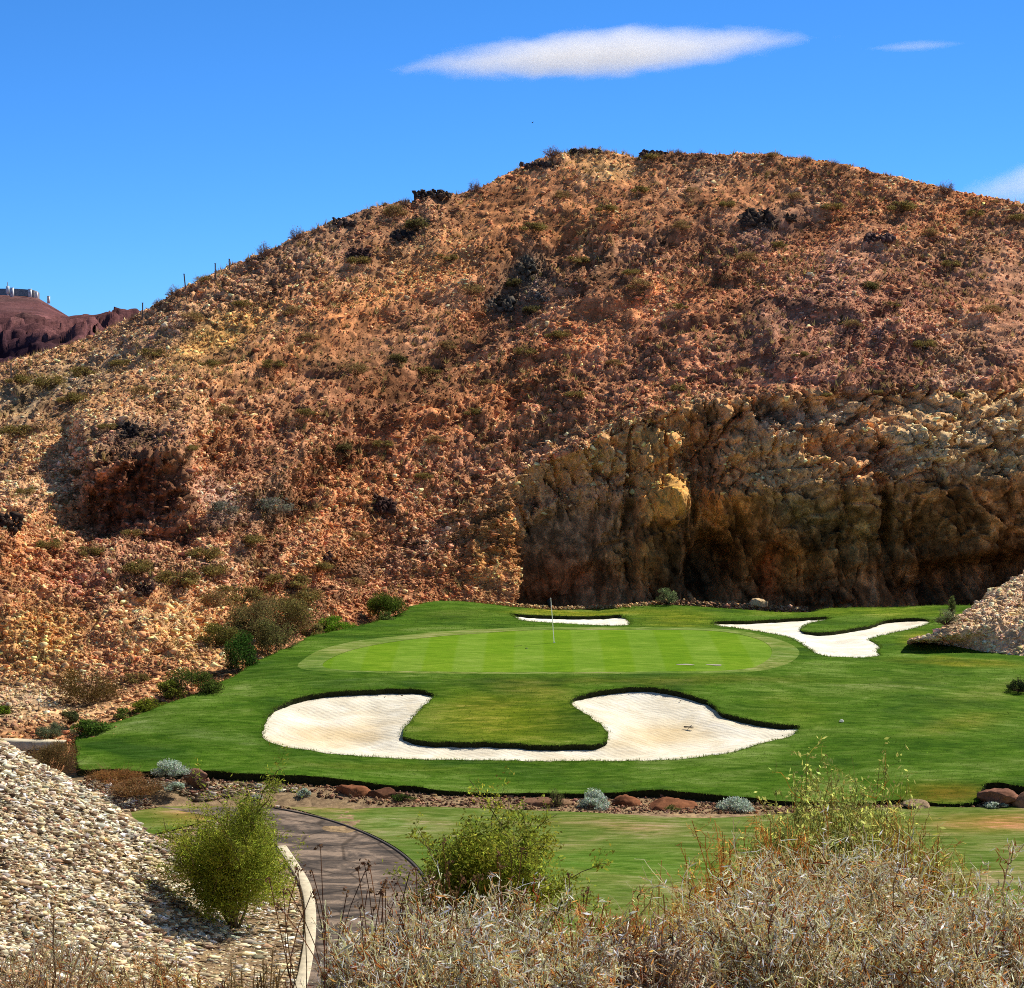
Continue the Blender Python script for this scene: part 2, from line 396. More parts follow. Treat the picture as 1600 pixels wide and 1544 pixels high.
SKY = [(-1200, 720), (-600, 690), (-300, 640), (-100, 598), (0, 570), (70, 550), (137, 530), (166, 517), (205, 497), (220, 489), (241, 478), (269, 458), (306, 441), (334, 427), (373, 410), (405, 396), (457, 372), (510, 348), (551, 333), (592, 321), (645, 314), (671, 301), (705, 303), (742, 295), (772, 281), (810, 263), (850, 245), (875, 240), (907, 232), (940, 233), (965, 237), (1000, 243), (1022, 236), (1050, 235), (1100, 236), (1163, 238), (1205, 240), (1242, 245), (1291, 252), (1352, 265), (1394, 274), (1456, 288), (1497, 298), (1566, 310), (1600, 320), (1750, 365), (2000, 440), (2300, 520), (2900, 640)]
#            front buried, foot, base, k1, k2, k3(top of cliff/outcrop), mid, upper, crest, back, far back
HC = [
 (-1200, [(1200, 96), (1150, 104), (1060, 118), (960, 124), (860, 132), (800, 142), (760, 152), (735, 162), (720, 172), (735, 190), (760, 260)]),
 (-300, [(1240, 98), (1180, 106), (1070, 122), (940, 129), (830, 135), (790, 143), (730, 152), (680, 160), (640, 168), (650, 185), (700, 250)]),
 (0, [(1235, 100), (1165, 110), (1075, 123), (950, 129), (845, 135), (805, 142), (720, 150), (640, 159), (570, 168), (585, 185), (640, 250)]),
 (60, [(1235, 100), (1165, 110), (1080, 122.5), (965, 129), (860, 135.5), (810, 142), (710, 151), (630, 160), (553, 169), (570, 185), (640, 250)]),
 (110, [(1235, 100), (1160, 111), (1085, 122), (970, 129), (870, 136), (815, 142.5), (720, 150), (625, 161), (540, 170), (560, 187), (640, 250)]),
 (135, [(1235, 100), (1155, 111), (1085, 122), (975, 129), (880, 136), (842, 143.3), (715, 143.9), (620, 161), (524, 171), (545, 187), (640, 250)]),
 (290, [(1225, 101), (1120, 114), (1050, 124), (985, 130), (905, 137), (848, 144.0), (705, 144.6), (590, 161), (450, 173), (475, 190), (640, 250)]),
 (318, [(1225, 102), (1110, 116), (1040, 125), (985, 131), (910, 138), (830, 143.4), (710, 150), (580, 162), (430, 174), (455, 190), (640, 250)]),
 (400, [(1200, 106), (1090, 119), (1010, 129), (965, 134), (900, 139.5), (820, 145), (700, 152.5), (560, 164), (398, 176), (420, 193), (640, 255)]),
 (500, [(1100, 120), (1040, 128), (985, 137), (940, 141), (880, 144.5), (800, 149), (680, 156.5), (530, 167), (351, 179), (375, 195), (640, 255)]),
 (600, [(1040, 130), (990, 139), (955, 146), (915, 148), (860, 150.5), (780, 154), (650, 161), (490, 171), (320, 182), (345, 198), (640, 260)]),
 (700, [(1010, 138), (975, 144), (942, 149.5), (900, 151), (850, 153), (770, 156), (640, 162.5), (470, 173), (303, 184), (330, 200), (640, 260)]),
 (783, [(1000, 142), (970, 146.5), (944, 150.3), (905, 151.6), (850, 153.4), (765, 156), (620, 164), (450, 175), (275, 186), (300, 203), (640, 265)]),
 (797, [(1000, 142), (970, 147), (946, 150.6), (905, 151.8), (850, 153.6), (757, 156.6), (610, 165), (440, 176), (268, 186.5), (295, 203), (640, 265)]),
 (808, [(1005, 148), (985, 152.5), (968, 154.8), (905, 155.6), (840, 156.8), (748, 157.4), (605, 165), (435, 176), (263, 187), (290, 204), (640, 265)]),
 (850, [(1005, 148), (990, 153), (975, 156.3), (895, 157.2), (810, 158.4), (722, 158.2), (590, 166), (420, 177), (245, 188), (272, 205), (640, 265)]),
 (920, [(1005, 148), (990, 153), (975, 156.6), (885, 157.4), (800, 158.4), (700, 158.6), (570, 167), (410, 178), (231, 189), (262, 206), (640, 268)]),
 (985, [(1005, 148), (985, 152.5), (972, 155.2), (880, 155.6), (780, 156.4), (668, 159.2), (560, 167), (405, 178), (240, 189), (270, 206), (640, 268)]),
 (1060, [(1005, 148), (985, 153), (970, 155.4), (870, 155.6), (775, 156.0), (642, 160), (545, 167.5), (400, 178.5), (235, 189), (270, 206), (640, 268)]),
 (1080, [(1005, 148), (985, 153), (972, 156.8), (870, 157.6), (775, 158.6), (638, 160.3), (540, 167.5), (400, 178.5), (235, 189), (270, 206), (640, 268)]),
 (1130, [(1005, 148), (985, 153), (972, 157.4), (880, 158.0), (775, 156.2), (628, 160.6), (535, 167.6), (398, 178.5), (237, 189), (270, 206), (640, 268)]),
 (1280, [(1005, 148), (985, 153), (970, 156.8), (860, 157.4), (758, 154.7), (620, 161), (530, 168), (400, 178.5), (251, 188), (285, 205), (640, 268)]),
 (1390, [(1005, 148), (985, 153), (972, 157.2), (850, 157.6), (752, 154.8), (616, 161), (528, 168), (405, 178), (273, 187), (305, 204), (640, 268)]),
 (1500, [(1005, 148), (985, 153), (972, 157.4), (850, 157.8), (740, 154.9), (610, 161), (525, 168), (415, 177), (298, 186), (330, 203), (640, 268)]),
 (1600, [(1005, 148), (985, 153), (972, 157.4), (860, 157.6), (757, 154.8), (612, 161), (530, 167), (430, 176), (320, 184), (350, 200), (640, 268)]),
 (1900, [(1005, 146), (985, 151), (972, 155.4), (860, 155.6), (770, 156), (650, 159), (580, 164), (500, 170), (410, 178), (440, 196), (640, 260)]),
 (2900, [(1005, 130), (985, 134), (972, 138), (900, 141), (830, 145), (790, 150), (740, 156), (690, 164), (640, 172), (660, 190), (700, 240)]),
]
pxs = np.concatenate([np.arange(-1200, -60, 12), np.arange(-60, 1660, 1.9), np.arange(1660, 2900, 12)])
rows = [4, 18, 46, 46, 46, 62, 62, 66, 16, 10]
hill = Sheet(HC, pxs, rows, SKY, 8, 4, (6, .9))
G0 = hill.G; ppx, ppy = proj(G0); n0 = hill.normals()
T = np.broadcast_to(hill.t[None], ppx.shape)
PX = np.broadcast_to(pxs[:, None], ppx.shape)
cl = sm(PX, 790, 812) * sm(T, 1.6, 2.2) * (1 - sm(T, 5.0, 5.12)) * (1 - sm(PX, 2100, 2600))
edge_n = fbm(G0 * .35, 3, 5) * .16
clm = sm(PX, 794, 806) * ((T > 1.2) & (T < 5.02 + edge_n))
clm = np.where(PX > 2400, 0, clm)
outc = np.exp(-(((PX - 212) / 82) ** 2) ** 1.3) * sm(T, 4.75, 5.1) * (1 - sm(T, 5.9, 6.3))
bank = sm(-PX, -420, -300) * sm(T, 2.1, 2.6) * (1 - sm(T, 4.0, 4.6))
crestfade = 1 - .75 * sm(T, 7.3, 8.0)
disp = 0
disp = disp + fbm(G0 * .09, 3, 1) * 1.3 * (1 - cl) * sm(T, 2.2, 3.5) * crestfade
fh1 = facets(G0 * 1.15 + .25 * np.stack([fbm(G0 * .7, 2, 31), fbm(G0 * .7, 2, 33), fbm(G0 * .7, 2, 35)], -1), 11); fh2 = facets(G0 * 3.0, 211)
rk = .35 + .65 * sm(fbm(G0 * .11, 3, 221), -.25, .25)
al = (G0[..., 0] * .86 + G0[..., 2] * .5); ac = (-G0[..., 0] * .5 + G0[..., 2] * .86)
rib = fbm(np.stack([al * .13, ac * .75 + 1.1 * fbm(G0 * .12, 2, 231), G0[..., 1] * .1], -1), 4, 233, .6)
rib2 = fbm(np.stack([G0[..., 0] * .35, G0[..., 1] * .3, G0[..., 2] * 1.6], -1), 3, 237, .6)
disp = disp + (rib * .62 + rib2 * .16) * (1 - cl) * sm(T, 2.2, 3.0) * crestfade
gl = np.array([(880, 370), (820, 430), (740, 510), (650, 600), (560, 690), (470, 770), (420, 860), (400, 930)], float)
gd = np.full(ppx.shape, 1e9)
for a_, b_ in zip(gl[:-1], gl[1:]):
    d_ = b_ - a_; t_ = np.clip(((ppx - a_[0]) * d_[0] + (ppy - a_[1]) * d_[1]) / (d_ @ d_), 0, 1); gd = np.minimum(gd, np.hypot(ppx - a_[0] - t_ * d_[0], ppy - a_[1] - t_ * d_[1]))
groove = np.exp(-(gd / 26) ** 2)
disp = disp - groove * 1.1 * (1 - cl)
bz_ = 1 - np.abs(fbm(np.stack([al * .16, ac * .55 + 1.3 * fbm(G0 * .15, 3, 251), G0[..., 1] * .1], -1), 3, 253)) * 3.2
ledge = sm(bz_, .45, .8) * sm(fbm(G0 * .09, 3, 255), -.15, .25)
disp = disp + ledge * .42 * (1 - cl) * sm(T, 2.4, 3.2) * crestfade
gold = fbm(np.stack([al * .07, ac * .35, G0[..., 1] * .05], -1), 3, 257)
disp = disp + (fh1[0] * .22 + fh2[0] * .15) * rk * (1 - cl) * sm(T, 2, 2.6)
disp = disp + fbm(G0 * 1.1, 4, 8, .6) * .12 * (1 - cl) * sm(T, 1.8, 2.6)
rg = fbm(G0 * np.array([.8, .8, .45]), 4, 21, .55, True)
disp = disp + (rg - .2) * .55 * bank
fo1 = facets(G0 * np.array([.5, .5, .5]) + .4 * fbm(G0 * .6, 3, 69)[..., None], 63); fo2 = facets(G0 * 1.5, 65)
wo_ = worley(G0 * np.array([.9, .9, .45]), 67)[2]
disp = disp + (fbm(G0 * np.array([.45, .45, .22]), 4, 61, .55, True) * .8 + fo1[0] * 1.0 + fo2[0] * .4 - .25 * np.exp(-(wo_ / .06) ** 2) + .3 + .5 * fbm(G0 * .9, 3, 66)) * outc
# cliff: broad buttresses, blocky joints, vertical grooves
q = G0 + .55 * np.stack([fbm(G0 * .4, 3, 41), fbm(G0 * .4, 3, 43), fbm(G0 * .4, 3, 45)], -1)
c_, s_ = math.cos(.35), math.sin(.35); q = np.stack([q[..., 0] * c_ + q[..., 2] * s_, q[..., 1], -q[..., 0] * s_ + q[..., 2] * c_], -1)
wc1 = facets(q * np.array([.30, .30, .13]), 51); wc2 = facets(q * np.array([.95, .95, .42]), 155); wc3 = facets(q * np.array([2.6, 2.6, 1.2]), 258)
band = sm(T, 3.85, 4.15)
wk1 = worley(q * np.array([.75, .75, .3]), 91)[2]; wk2 = worley(q * np.array([.32, .32, .12]), 95)[2]; wk3 = worley(q * np.array([1.9, 1.9, .9]), 97)[2]
crack = (.22 + .2 * band) * np.exp(-(wk1 / .05) ** 2) + (.5 + .5 * band) * np.exp(-(wk2 / .04) ** 2) + .10 * np.exp(-(wk3 / .09) ** 2)
strat = np.floor(q[..., 2] * .9 + .9 * fbm(G0 * .25, 2, 81)); strat = _h(strat.astype(np.int64), (q[..., 0] * .22).astype(np.int64), strat.astype(np.int64) * 0, 83) - .5
dc = -crack + wc1[0] * (1.15 - .2 * band) + wc2[0] * (.42 + .55 * band) + wc3[0] * (.16 + .12 * band) + fbm(G0 * np.array([1.3, 1.3, .25]), 4, 71, .65, True) * (.22 + .1 * band) + strat * 1.3 * band + .16 * fbm(G0 * np.array([2.6, 2.6, 1.3]), 3, 125, .6, True)
dc = dc * (1 - .55 * sm(PX, 800, 830) * (1 - sm(PX, 930, 960)) * (1 - band))
disp = disp + dc * cl
def blob0(px, py, cx, cy, rx, ry, rot=0):
    a = R(rot); x = px - cx; y = py - cy; u = (x * math.cos(a) + y * math.sin(a)) / rx; v = (-x * math.sin(a) + y * math.cos(a)) / ry
    return np.exp(-(u * u + v * v) ** 2)
# bright ochre knob on the buttress
knob = np.exp(-(((ppx - 1042) / 26) ** 2 + ((ppy - 778) / 34) ** 2) ** 1.5)
dirn = n0 * (1 - cl[..., None]) + np.array([.15, -.97, .15]) * cl[..., None]
G = G0 + dirn * disp[..., None]
for (cx, cy, rx, ry, rot, dp) in ((872, 800, 66, 78, 0, 1.9), (1108, 890, 42, 52, 0, 3.6), (985, 830, 12, 120, 4, 1.3), (1098, 700, 42, 58, 0, 1.5), (1382, 800, 9, 90, 0, 1.2), (1540, 905, 120, 34, -8, 3.2), (1365, 712, 55, 22, 10, 1.3), (1225, 645, 60, 20, 0, .8), (1460, 905, 130, 28, 0, 1.0), (925, 915, 45, 32, 0, 1.6),
    (1030, 860, 50, 60, 0, -1.0), (1190, 850, 18, 90, 35, -.7), (1250, 880, 70, 60, 0, -.8), (845, 905, 40, 30, 0, -1.0)):
    G[..., 1] += cl * dp * blob0(ppx, ppy, cx, cy, rx, ry, rot)
eg = np.exp(-((PX - 802) / 26) ** 2) * sm(T, 2, 2.6) * (1 - sm(T, 5, 6))
G[..., 0] += eg * (.75 * fbm(np.stack([G0[..., 2] * .5, G0[..., 2] * 0, G0[..., 1] * .1], -1), 3, 87) + .5 * fbm(G0 * 1.4, 3, 89))
G[..., 1] -= knob * 2.6; G[..., 0] += knob * .5; G[..., 2] -= knob * .5 * sm(ppy, 760, 800)
hill.G = G; hill.finish()

def blob(px, py, cx, cy, rx, ry, rot=0):
    a = R(rot); x = px - cx; y = py - cy
    u = (x * math.cos(a) + y * math.sin(a)) / rx; v = (-x * math.sin(a) + y * math.cos(a)) / ry
    return np.exp(-(u * u + v * v) ** 1.4)
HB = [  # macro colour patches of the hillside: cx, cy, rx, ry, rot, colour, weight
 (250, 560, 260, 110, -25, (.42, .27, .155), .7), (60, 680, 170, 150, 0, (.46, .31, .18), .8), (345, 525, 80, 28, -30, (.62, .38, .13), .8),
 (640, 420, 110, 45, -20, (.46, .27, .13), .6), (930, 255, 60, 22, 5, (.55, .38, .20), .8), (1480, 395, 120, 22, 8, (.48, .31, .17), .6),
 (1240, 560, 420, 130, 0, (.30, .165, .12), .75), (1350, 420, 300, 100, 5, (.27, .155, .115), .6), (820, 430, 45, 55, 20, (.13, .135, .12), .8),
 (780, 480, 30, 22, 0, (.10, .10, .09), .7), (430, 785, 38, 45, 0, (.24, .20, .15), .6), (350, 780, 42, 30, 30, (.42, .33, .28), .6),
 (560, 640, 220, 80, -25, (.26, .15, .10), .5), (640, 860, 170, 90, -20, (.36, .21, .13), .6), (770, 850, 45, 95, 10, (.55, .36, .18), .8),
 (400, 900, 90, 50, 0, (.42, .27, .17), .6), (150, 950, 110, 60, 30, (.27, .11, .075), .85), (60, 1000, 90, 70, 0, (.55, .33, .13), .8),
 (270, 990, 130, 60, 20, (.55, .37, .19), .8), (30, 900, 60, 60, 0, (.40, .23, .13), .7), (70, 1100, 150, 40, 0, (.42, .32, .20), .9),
 (215, 775, 95, 85, 0, (.10, .045, .028), .95), (200, 690, 60, 25, 0, (.13, .09, .07), .7), (60, 610, 100, 30, -20, (.36, .29, .17), .7),  # first patch darkens the left outcrop's colour to deepen its shadow
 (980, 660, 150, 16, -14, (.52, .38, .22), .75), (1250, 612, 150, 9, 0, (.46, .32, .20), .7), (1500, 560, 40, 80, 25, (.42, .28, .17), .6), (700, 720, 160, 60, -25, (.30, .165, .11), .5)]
CB = [(1035, 710, 30, 60, -8, (.60, .42, .21), .95), (1045, 778, 36, 36, 0, (.62, .40, .13), 1.0), (940, 720, 50, 22, 0, (.34, .27, .17), .8), (875, 800, 75, 75, 0, (.19, .145, .11), .9),  # own rock tones, with sunlit ledge parts brightened in the colour
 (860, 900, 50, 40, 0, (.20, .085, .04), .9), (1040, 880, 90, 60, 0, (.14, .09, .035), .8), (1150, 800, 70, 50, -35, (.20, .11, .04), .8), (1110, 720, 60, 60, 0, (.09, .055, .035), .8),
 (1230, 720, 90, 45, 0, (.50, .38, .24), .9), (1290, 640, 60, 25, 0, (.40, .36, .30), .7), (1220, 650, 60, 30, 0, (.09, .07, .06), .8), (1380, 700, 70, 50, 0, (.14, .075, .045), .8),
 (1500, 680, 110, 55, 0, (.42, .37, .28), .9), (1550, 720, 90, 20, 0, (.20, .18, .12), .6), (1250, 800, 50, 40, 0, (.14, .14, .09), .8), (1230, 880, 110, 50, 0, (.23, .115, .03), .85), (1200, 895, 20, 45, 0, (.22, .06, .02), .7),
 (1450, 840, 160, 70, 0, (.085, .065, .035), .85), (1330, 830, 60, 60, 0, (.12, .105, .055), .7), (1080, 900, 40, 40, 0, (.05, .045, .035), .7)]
def macro(px, py, base, blobs, p3):
    c = np.broadcast_to(np.array(base), px.shape + (3,)).copy()
    wx = px + 30 * fbm(p3 * .25, 3, 91); wy = py + 22 * fbm(p3 * .25, 3, 93)
    for (cx, cy, rx, ry, rot, col, wt) in blobs:
        wgt = (blob(wx, wy, cx, cy, rx, ry, rot) * wt)[..., None]; c = c * (1 - wgt) + np.array(col) * wgt
    return c
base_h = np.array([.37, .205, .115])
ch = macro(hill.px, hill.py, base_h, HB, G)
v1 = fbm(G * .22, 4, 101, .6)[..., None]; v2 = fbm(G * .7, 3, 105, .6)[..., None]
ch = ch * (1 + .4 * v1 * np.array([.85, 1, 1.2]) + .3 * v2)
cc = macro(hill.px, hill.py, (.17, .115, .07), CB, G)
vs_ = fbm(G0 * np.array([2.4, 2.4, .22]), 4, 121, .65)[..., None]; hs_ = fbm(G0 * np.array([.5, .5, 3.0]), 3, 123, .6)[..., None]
cc = cc * np.exp(.9 * vs_ + .35 * hs_)  # colour streaks: rock staining plus imitated shading of fractures and ledges
cc = np.array([2.4, 1.98, 1.4]) * (1 + 1.3 * sm(T, 3.9, 4.2))[..., None] * cc * (1 + .45 * v1 * np.array([.7, 1, 1.2]) + .6 * v2) * np.exp(.9 * (wc2[1] - .5) + .7 * (wc3[1] - .5))[..., None]  # upper band colour raised to imitate the sunlit ledges
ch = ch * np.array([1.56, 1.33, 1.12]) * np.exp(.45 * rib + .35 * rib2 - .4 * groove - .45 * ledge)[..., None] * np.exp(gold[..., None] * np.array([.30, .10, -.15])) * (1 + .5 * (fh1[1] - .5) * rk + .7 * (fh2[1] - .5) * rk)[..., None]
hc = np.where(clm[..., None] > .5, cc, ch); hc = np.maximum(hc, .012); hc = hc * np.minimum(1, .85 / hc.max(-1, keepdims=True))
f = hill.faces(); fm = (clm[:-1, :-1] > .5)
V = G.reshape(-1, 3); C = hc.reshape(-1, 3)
def sub(V, F_, C):
    u, inv = np.unique(F_.ravel(), return_inverse=True); return V[u], inv.reshape(F_.shape), C[u]
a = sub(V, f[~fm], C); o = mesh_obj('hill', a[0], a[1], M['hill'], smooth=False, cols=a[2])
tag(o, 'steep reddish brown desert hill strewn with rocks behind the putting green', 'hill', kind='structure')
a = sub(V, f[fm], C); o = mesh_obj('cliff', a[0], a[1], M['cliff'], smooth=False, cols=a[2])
tag(o, 'dark shaded quarried rock face at the foot of the hill', 'cliff', kind='structure')

# distant mountain --------------------------------------------------------
DS = [(-700, 500), (-400, 455), (-200, 455), (0, 459), (40, 461), (60, 465), (76, 475), (95, 487), (112, 498), (124, 503), (140, 509), (300, 560), (600, 640)]
DC = [(p_, [(760, 560), (680, 600), (620, 640), (560, 700), (500, 800), (462, 900), (640, 1100)]) for p_ in (-700, 600)]
far = Sheet(DC, np.arange(-700, 600, 3.), [4, 12, 24, 36, 30, 10], DS, 5, 2); far.finish()
far.G = far.G + far.N * ((fbm(far.G * .02, 4, 301, .6, True) * 11 + facets(far.G * .09, 303)[0] * 4.5 + fbm(far.G * .3, 3, 304) * 1.2) * (1 - .98 * sm(far.t, 3.0, 4.5))[None])[..., None]
far.finish()
cf = macro(far.px, far.py, (.25, .135, .115), [(30, 560, 110, 42, 25, (.10, .065, .085), .9), (60, 500, 60, 16, 20, (.34, .19, .16), .6), (30, 478, 60, 10, 0, (.22, .16, .13), .7)], far.G * .05)
cf = np.clip(cf * np.array([.55, .44, .52]) * np.exp(.7 * fbm(far.G * .09, 4, 309))[..., None] * (1 + .3 * fbm(far.G * .06, 4, 305)[..., None]), .02, .8)
o = mesh_obj('distant_mountain', far.G.reshape(-1, 3), far.faces().reshape(-1, 4), M['cliff'], cols=cf.reshape(-1, 3))
tag(o, 'reddish purple mountain with a flat walled top behind the left ridge', 'mountain', kind='structure')
DS2 = [(-200, 620), (60, 570), (120, 530), (140, 522), (155, 514), (172, 506), (190, 502), (215, 500), (260, 508), (500, 600)]
far2 = Sheet([(p_, [(760, 1100), (640, 1180), (560, 1250), (491, 1320), (720, 1500)]) for p_ in (-200, 500)], np.arange(-200, 500, 4.), [4, 14, 24, 8], DS2, 3, 1); far2.finish()
far2.G = far2.G + far2.N * ((fbm(far2.G * .02, 4, 311, .6, True) * 1.5) * (1 - .97 * sm(far2.t, .8, 2.2))[None])[..., None]
o = mesh_obj('far_ridge', far2.G.reshape(-1, 3), far2.faces().reshape(-1, 4), M['cliff'], cols=np.broadcast_to(np.array([.11, .075, .08]), far2.G.shape).reshape(-1, 3))
tag(o, 'low brown ridge far behind the saddle on the left', 'ridge', kind='structure')

# ---------------------------------------------------------------- valley ground
BZ = np.array([(-60, 15.2), (-10, 14.7), (0, 14.5), (5, 14.1), (9, 13.1), (13, 12.1), (20, 10.3), (30, 7.6), (50, 1.9), (64, -2.2), (73, -3.05), (110, -3.15), (160, -3.4), (6000, -3.6)])
def bz(y): return np.interp(y, BZ[:, 0], BZ[:, 1])
ctl = [P(*c) for c in [(-400, 1010, 70), (-200, 1090, 75), (-80, 1130, 78), (0, 1163, 80), (75, 1195, 83), (150, 1233, 86), (220, 1278, 88.5), (285, 1333, 91), (0, 1300, 73), (0, 1450, 67), (-200, 1300, 68), (150, 1400, 75.5), (150, 1310, 80), (250, 1400, 80), (80, 1500, 69), (160, 1544, 69), (300, 1480, 77), (350, 1405, 84), (-200, 1560, 60), (250, 1600, 68)]]
ctl = np.array(ctl); ctl[:, 2] -= .42; ctl = np.c_[ctl[:, :2], ctl[:, 2] - bz(ctl[:, 1])]
zer = [(x, y, 0) for y in (74.5, 80, 84.4, 90, 96, 104, 112) for x in (-6.3 - (y - 74.5) * .31, -3 - (y - 74.5) * .3, 6, 20, 45)]
zer += [(-6.5, 68, 0), (-7, 58, 0), (-8, 48, 0), (-14, 40, 0), (-30, 40, 0), (0, 64, 0), (20, 60, 0), (45, 60, 0), (0, 50, 0)]
beh = [(-17.5, 99, .6), (-22, 97, 1.4), (-14.5, 99, 0), (-30, 100, 2.0), (-40, 98, 2.5), (-22, 108, .7), (-30, 112, 1), (-18, 108, .3), (-45, 60, 6), (-45, 80, 8)]
A_ = np.vstack([ctl, zer, beh]); tps_v = TPS(A_[:, :2], A_[:, 2], 2e-4)
BEDX = [-40, -19, -17, -14, -8, -3, 2, 8, 14, 20, 26, 40]; BEDH = [0, 0, .48, .48, .32, .14, .10, .08, .08, .12, .15, .15]
def VZ(x, y):
    x = np.asarray(x, float); y = np.asarray(y, float)
    r = tps_v(np.clip(x, -50, 50), np.clip(y, 38, 118))
    m = sm(y, 38, 50) * (1 - sm(y, 116, 135)) * sm(-x, 3.5, 7.5) * (1 - sm(-x, 50, 75))
    bx_ = np.interp(x, BEDX, BEDH)
    return bz(y) + np.maximum(r, -.02) * m + bx_ * sm(y, 102.3, 104.8) * (1 - sm(y, 109, 112))
gx = np.concatenate([[-3000, -1200, -500, -200, -110], np.arange(-75, -30, 1.5), np.arange(-30, 0, .16), np.arange(0, 30, .8), np.arange(30, 90, 3), [110, 200, 500, 1200, 3000]])
gy = np.concatenate([[-400, -150, -60, -30], np.arange(-20, 60, 1.0), np.arange(60, 112, .2), np.arange(112, 160, 1.5), [200, 400, 1000, 2000, 5000]])
X, Y = np.meshgrid(gx, gy, indexing='ij'); Z = VZ(X, Y)
nearm = sm(-X, 4, 8) * sm(Y, 50, 62) * (1 - sm(Y, 108, 118)) * (1 - sm(-X, 45, 60))
def VN(X, Y, Z):
    nm = sm(-X, 4, 8) * sm(Y, 50, 62) * (1 - sm(Y, 108, 118)) * (1 - sm(-X, 45, 60)); hg = sm(Z - bz(Y), .0, 1.0); p_ = np.stack([X, Y, Z], -1)
    return Z + nm * (.22 * hg + .03) * (fbm(p_ * .45, 4, 401, .55) + .5 * fbm(p_ * 2.1, 3, 403)) + .12 * fbm(p_ * .3, 3, 405) * (1 - sm(Y, 45, 62))
hgt = sm(Z - bz(Y), .0, 1.0)
P3 = np.stack([X, Y, Z], -1)
Z = VN(X, Y, Z)
vground = mesh_obj('ground', np.stack([X, Y, Z], -1).reshape(-1, 3), np.stack([a_ for a_ in (lambda ix: (ix[:-1, :-1], ix[1:, :-1], ix[1:, 1:], ix[:-1, 1:]))(np.arange(X.size).reshape(X.shape))], -1).reshape(-1, 4), M['spur'],
    cols=np.clip((np.array([.26, .19, .11]) * hgt[..., None] + np.array([.30, .21, .12]) * (1 - hgt[..., None])) * (1 + .3 * fbm(P3 * .35, 4, 409)[..., None]), .02, .9).reshape(-1, 3))
tag(vground, 'dry stony desert ground of the valley with a pale talus bank on the left', 'ground', kind='structure')

# ---------------------------------------------------------------- lawn mound
LC = [(125, 1203, 107), (300, 1203, 107), (500, 1214, 106), (700, 1234, 105), (900, 1239, 104.5), (1100, 1240, 104), (1300, 1250, 103.5), (1500, 1254, 103), (1700, 1245, 104),
 (540, 1185, 109.5), (850, 1190, 109), (1200, 1163, 110.5), (550, 1080, 117.5), (1000, 1075, 118), (440, 1130, 113), (1245, 1134, 113.5), (760, 1100, 116), (790, 1160, 111),
 (850, 1053, 121), (850, 1015, 128), (850, 978, 138), (468, 1043, 122), (560, 1000, 131), (1250, 1020, 128), (1100, 980, 138), (700, 938, 148), (800, 957, 146), (870, 952, 149), (930, 951, 150),
 (1060, 945, 150), (1180, 952, 149.5), (1300, 948, 150), (1470, 945, 148), (1400, 1010, 131), (1600, 1027, 128), (1600, 1130, 115), (1400, 1130, 113.5), (1600, 1228, 105), (1250, 985, 138), (1400, 968, 143),
 (250, 1105, 115), (400, 1035, 123.5), (330, 1075, 119), (560, 978, 138), (620, 960, 143.5), (250, 1160, 110.5), (1850, 1060, 124), (1850, 1240, 104), (130, 1146, 112.5)]
lc = np.array([P(*c) for c in LC]); tps_g = TPS(lc[:, :2], lc[:, 2], 4e-4)
def GZ(x, y):
    p = np.stack([np.asarray(x, float), np.asarray(y, float), 0 * np.asarray(x, float)], -1)
    return tps_g(x, y) + .05 * fbm(p * .16, 3, 501)
def cast(pts, fn=GZ, y0=98, y1=158, n=400):
    pts = np.asarray(pts, float); out = []
    ys = np.linspace(y0, y1, n)
    for px, py in pts:
        r = P(np.full(n, px), np.full(n, py), ys); d = r[:, 2] - fn(r[:, 0], r[:, 1])
        k = np.where((d[:-1] > 0) & (d[1:] <= 0))[0]
        if len(k): k = k[0]; t = d[k] / (d[k] - d[k + 1]); y = ys[k] + t * (ys[k + 1] - ys[k])
        else: y = ys[np.abs(d).argmin()]
        out.append(P(px, py, y)[:2])
    return np.array(out)
B1 = [(411, 1150), (413, 1132), (420, 1115), (443, 1099), (482, 1086), (531, 1080), (587, 1077), (644, 1076), (666, 1079), (677, 1086), (672, 1096), (657, 1108), (641, 1128), (629, 1146), (644, 1155), (681, 1159), (737, 1159), (812, 1162), (887, 1164), (938, 1161), (951, 1148), (940, 1134), (917, 1117), (895, 1102), (893, 1093), (912, 1085), (944, 1078), (1000, 1073), (1037, 1076), (1075, 1084), (1105, 1095), (1120, 1106), (1129, 1114), (1150, 1119), (1187, 1127), (1225, 1132), (1247, 1134), (1247, 1142), (1232, 1151), (1187, 1162), (1150, 1174), (1075, 1185), (1000, 1189), (887, 1189), (775, 1188), (662, 1187), (550, 1181), (475, 1172), (434, 1164)]
B2 = [(797, 959), (830, 961), (865, 962), (915, 963), (945, 962), (970, 961), (979, 966), (984, 973), (980, 977), (930, 977), (880, 974), (830, 971), (812, 968)]
B3 = [(1116, 971), (1169, 970), (1225, 967), (1277, 964), (1299, 965), (1292, 968), (1270, 973), (1256, 979), (1252, 985), (1270, 988), (1300, 987), (1326, 983), (1360, 977), (1379, 970), (1401, 967), (1431, 966), (1454, 969), (1450, 975), (1424, 983), (1394, 989), (1367, 996), (1360, 1000), (1369, 1005), (1375, 1010), (1371, 1018), (1375, 1024), (1355, 1027), (1319, 1027), (1285, 1024), (1262, 1013), (1251, 1004), (1225, 994), (1187, 987), (1150, 981), (1122, 978)]
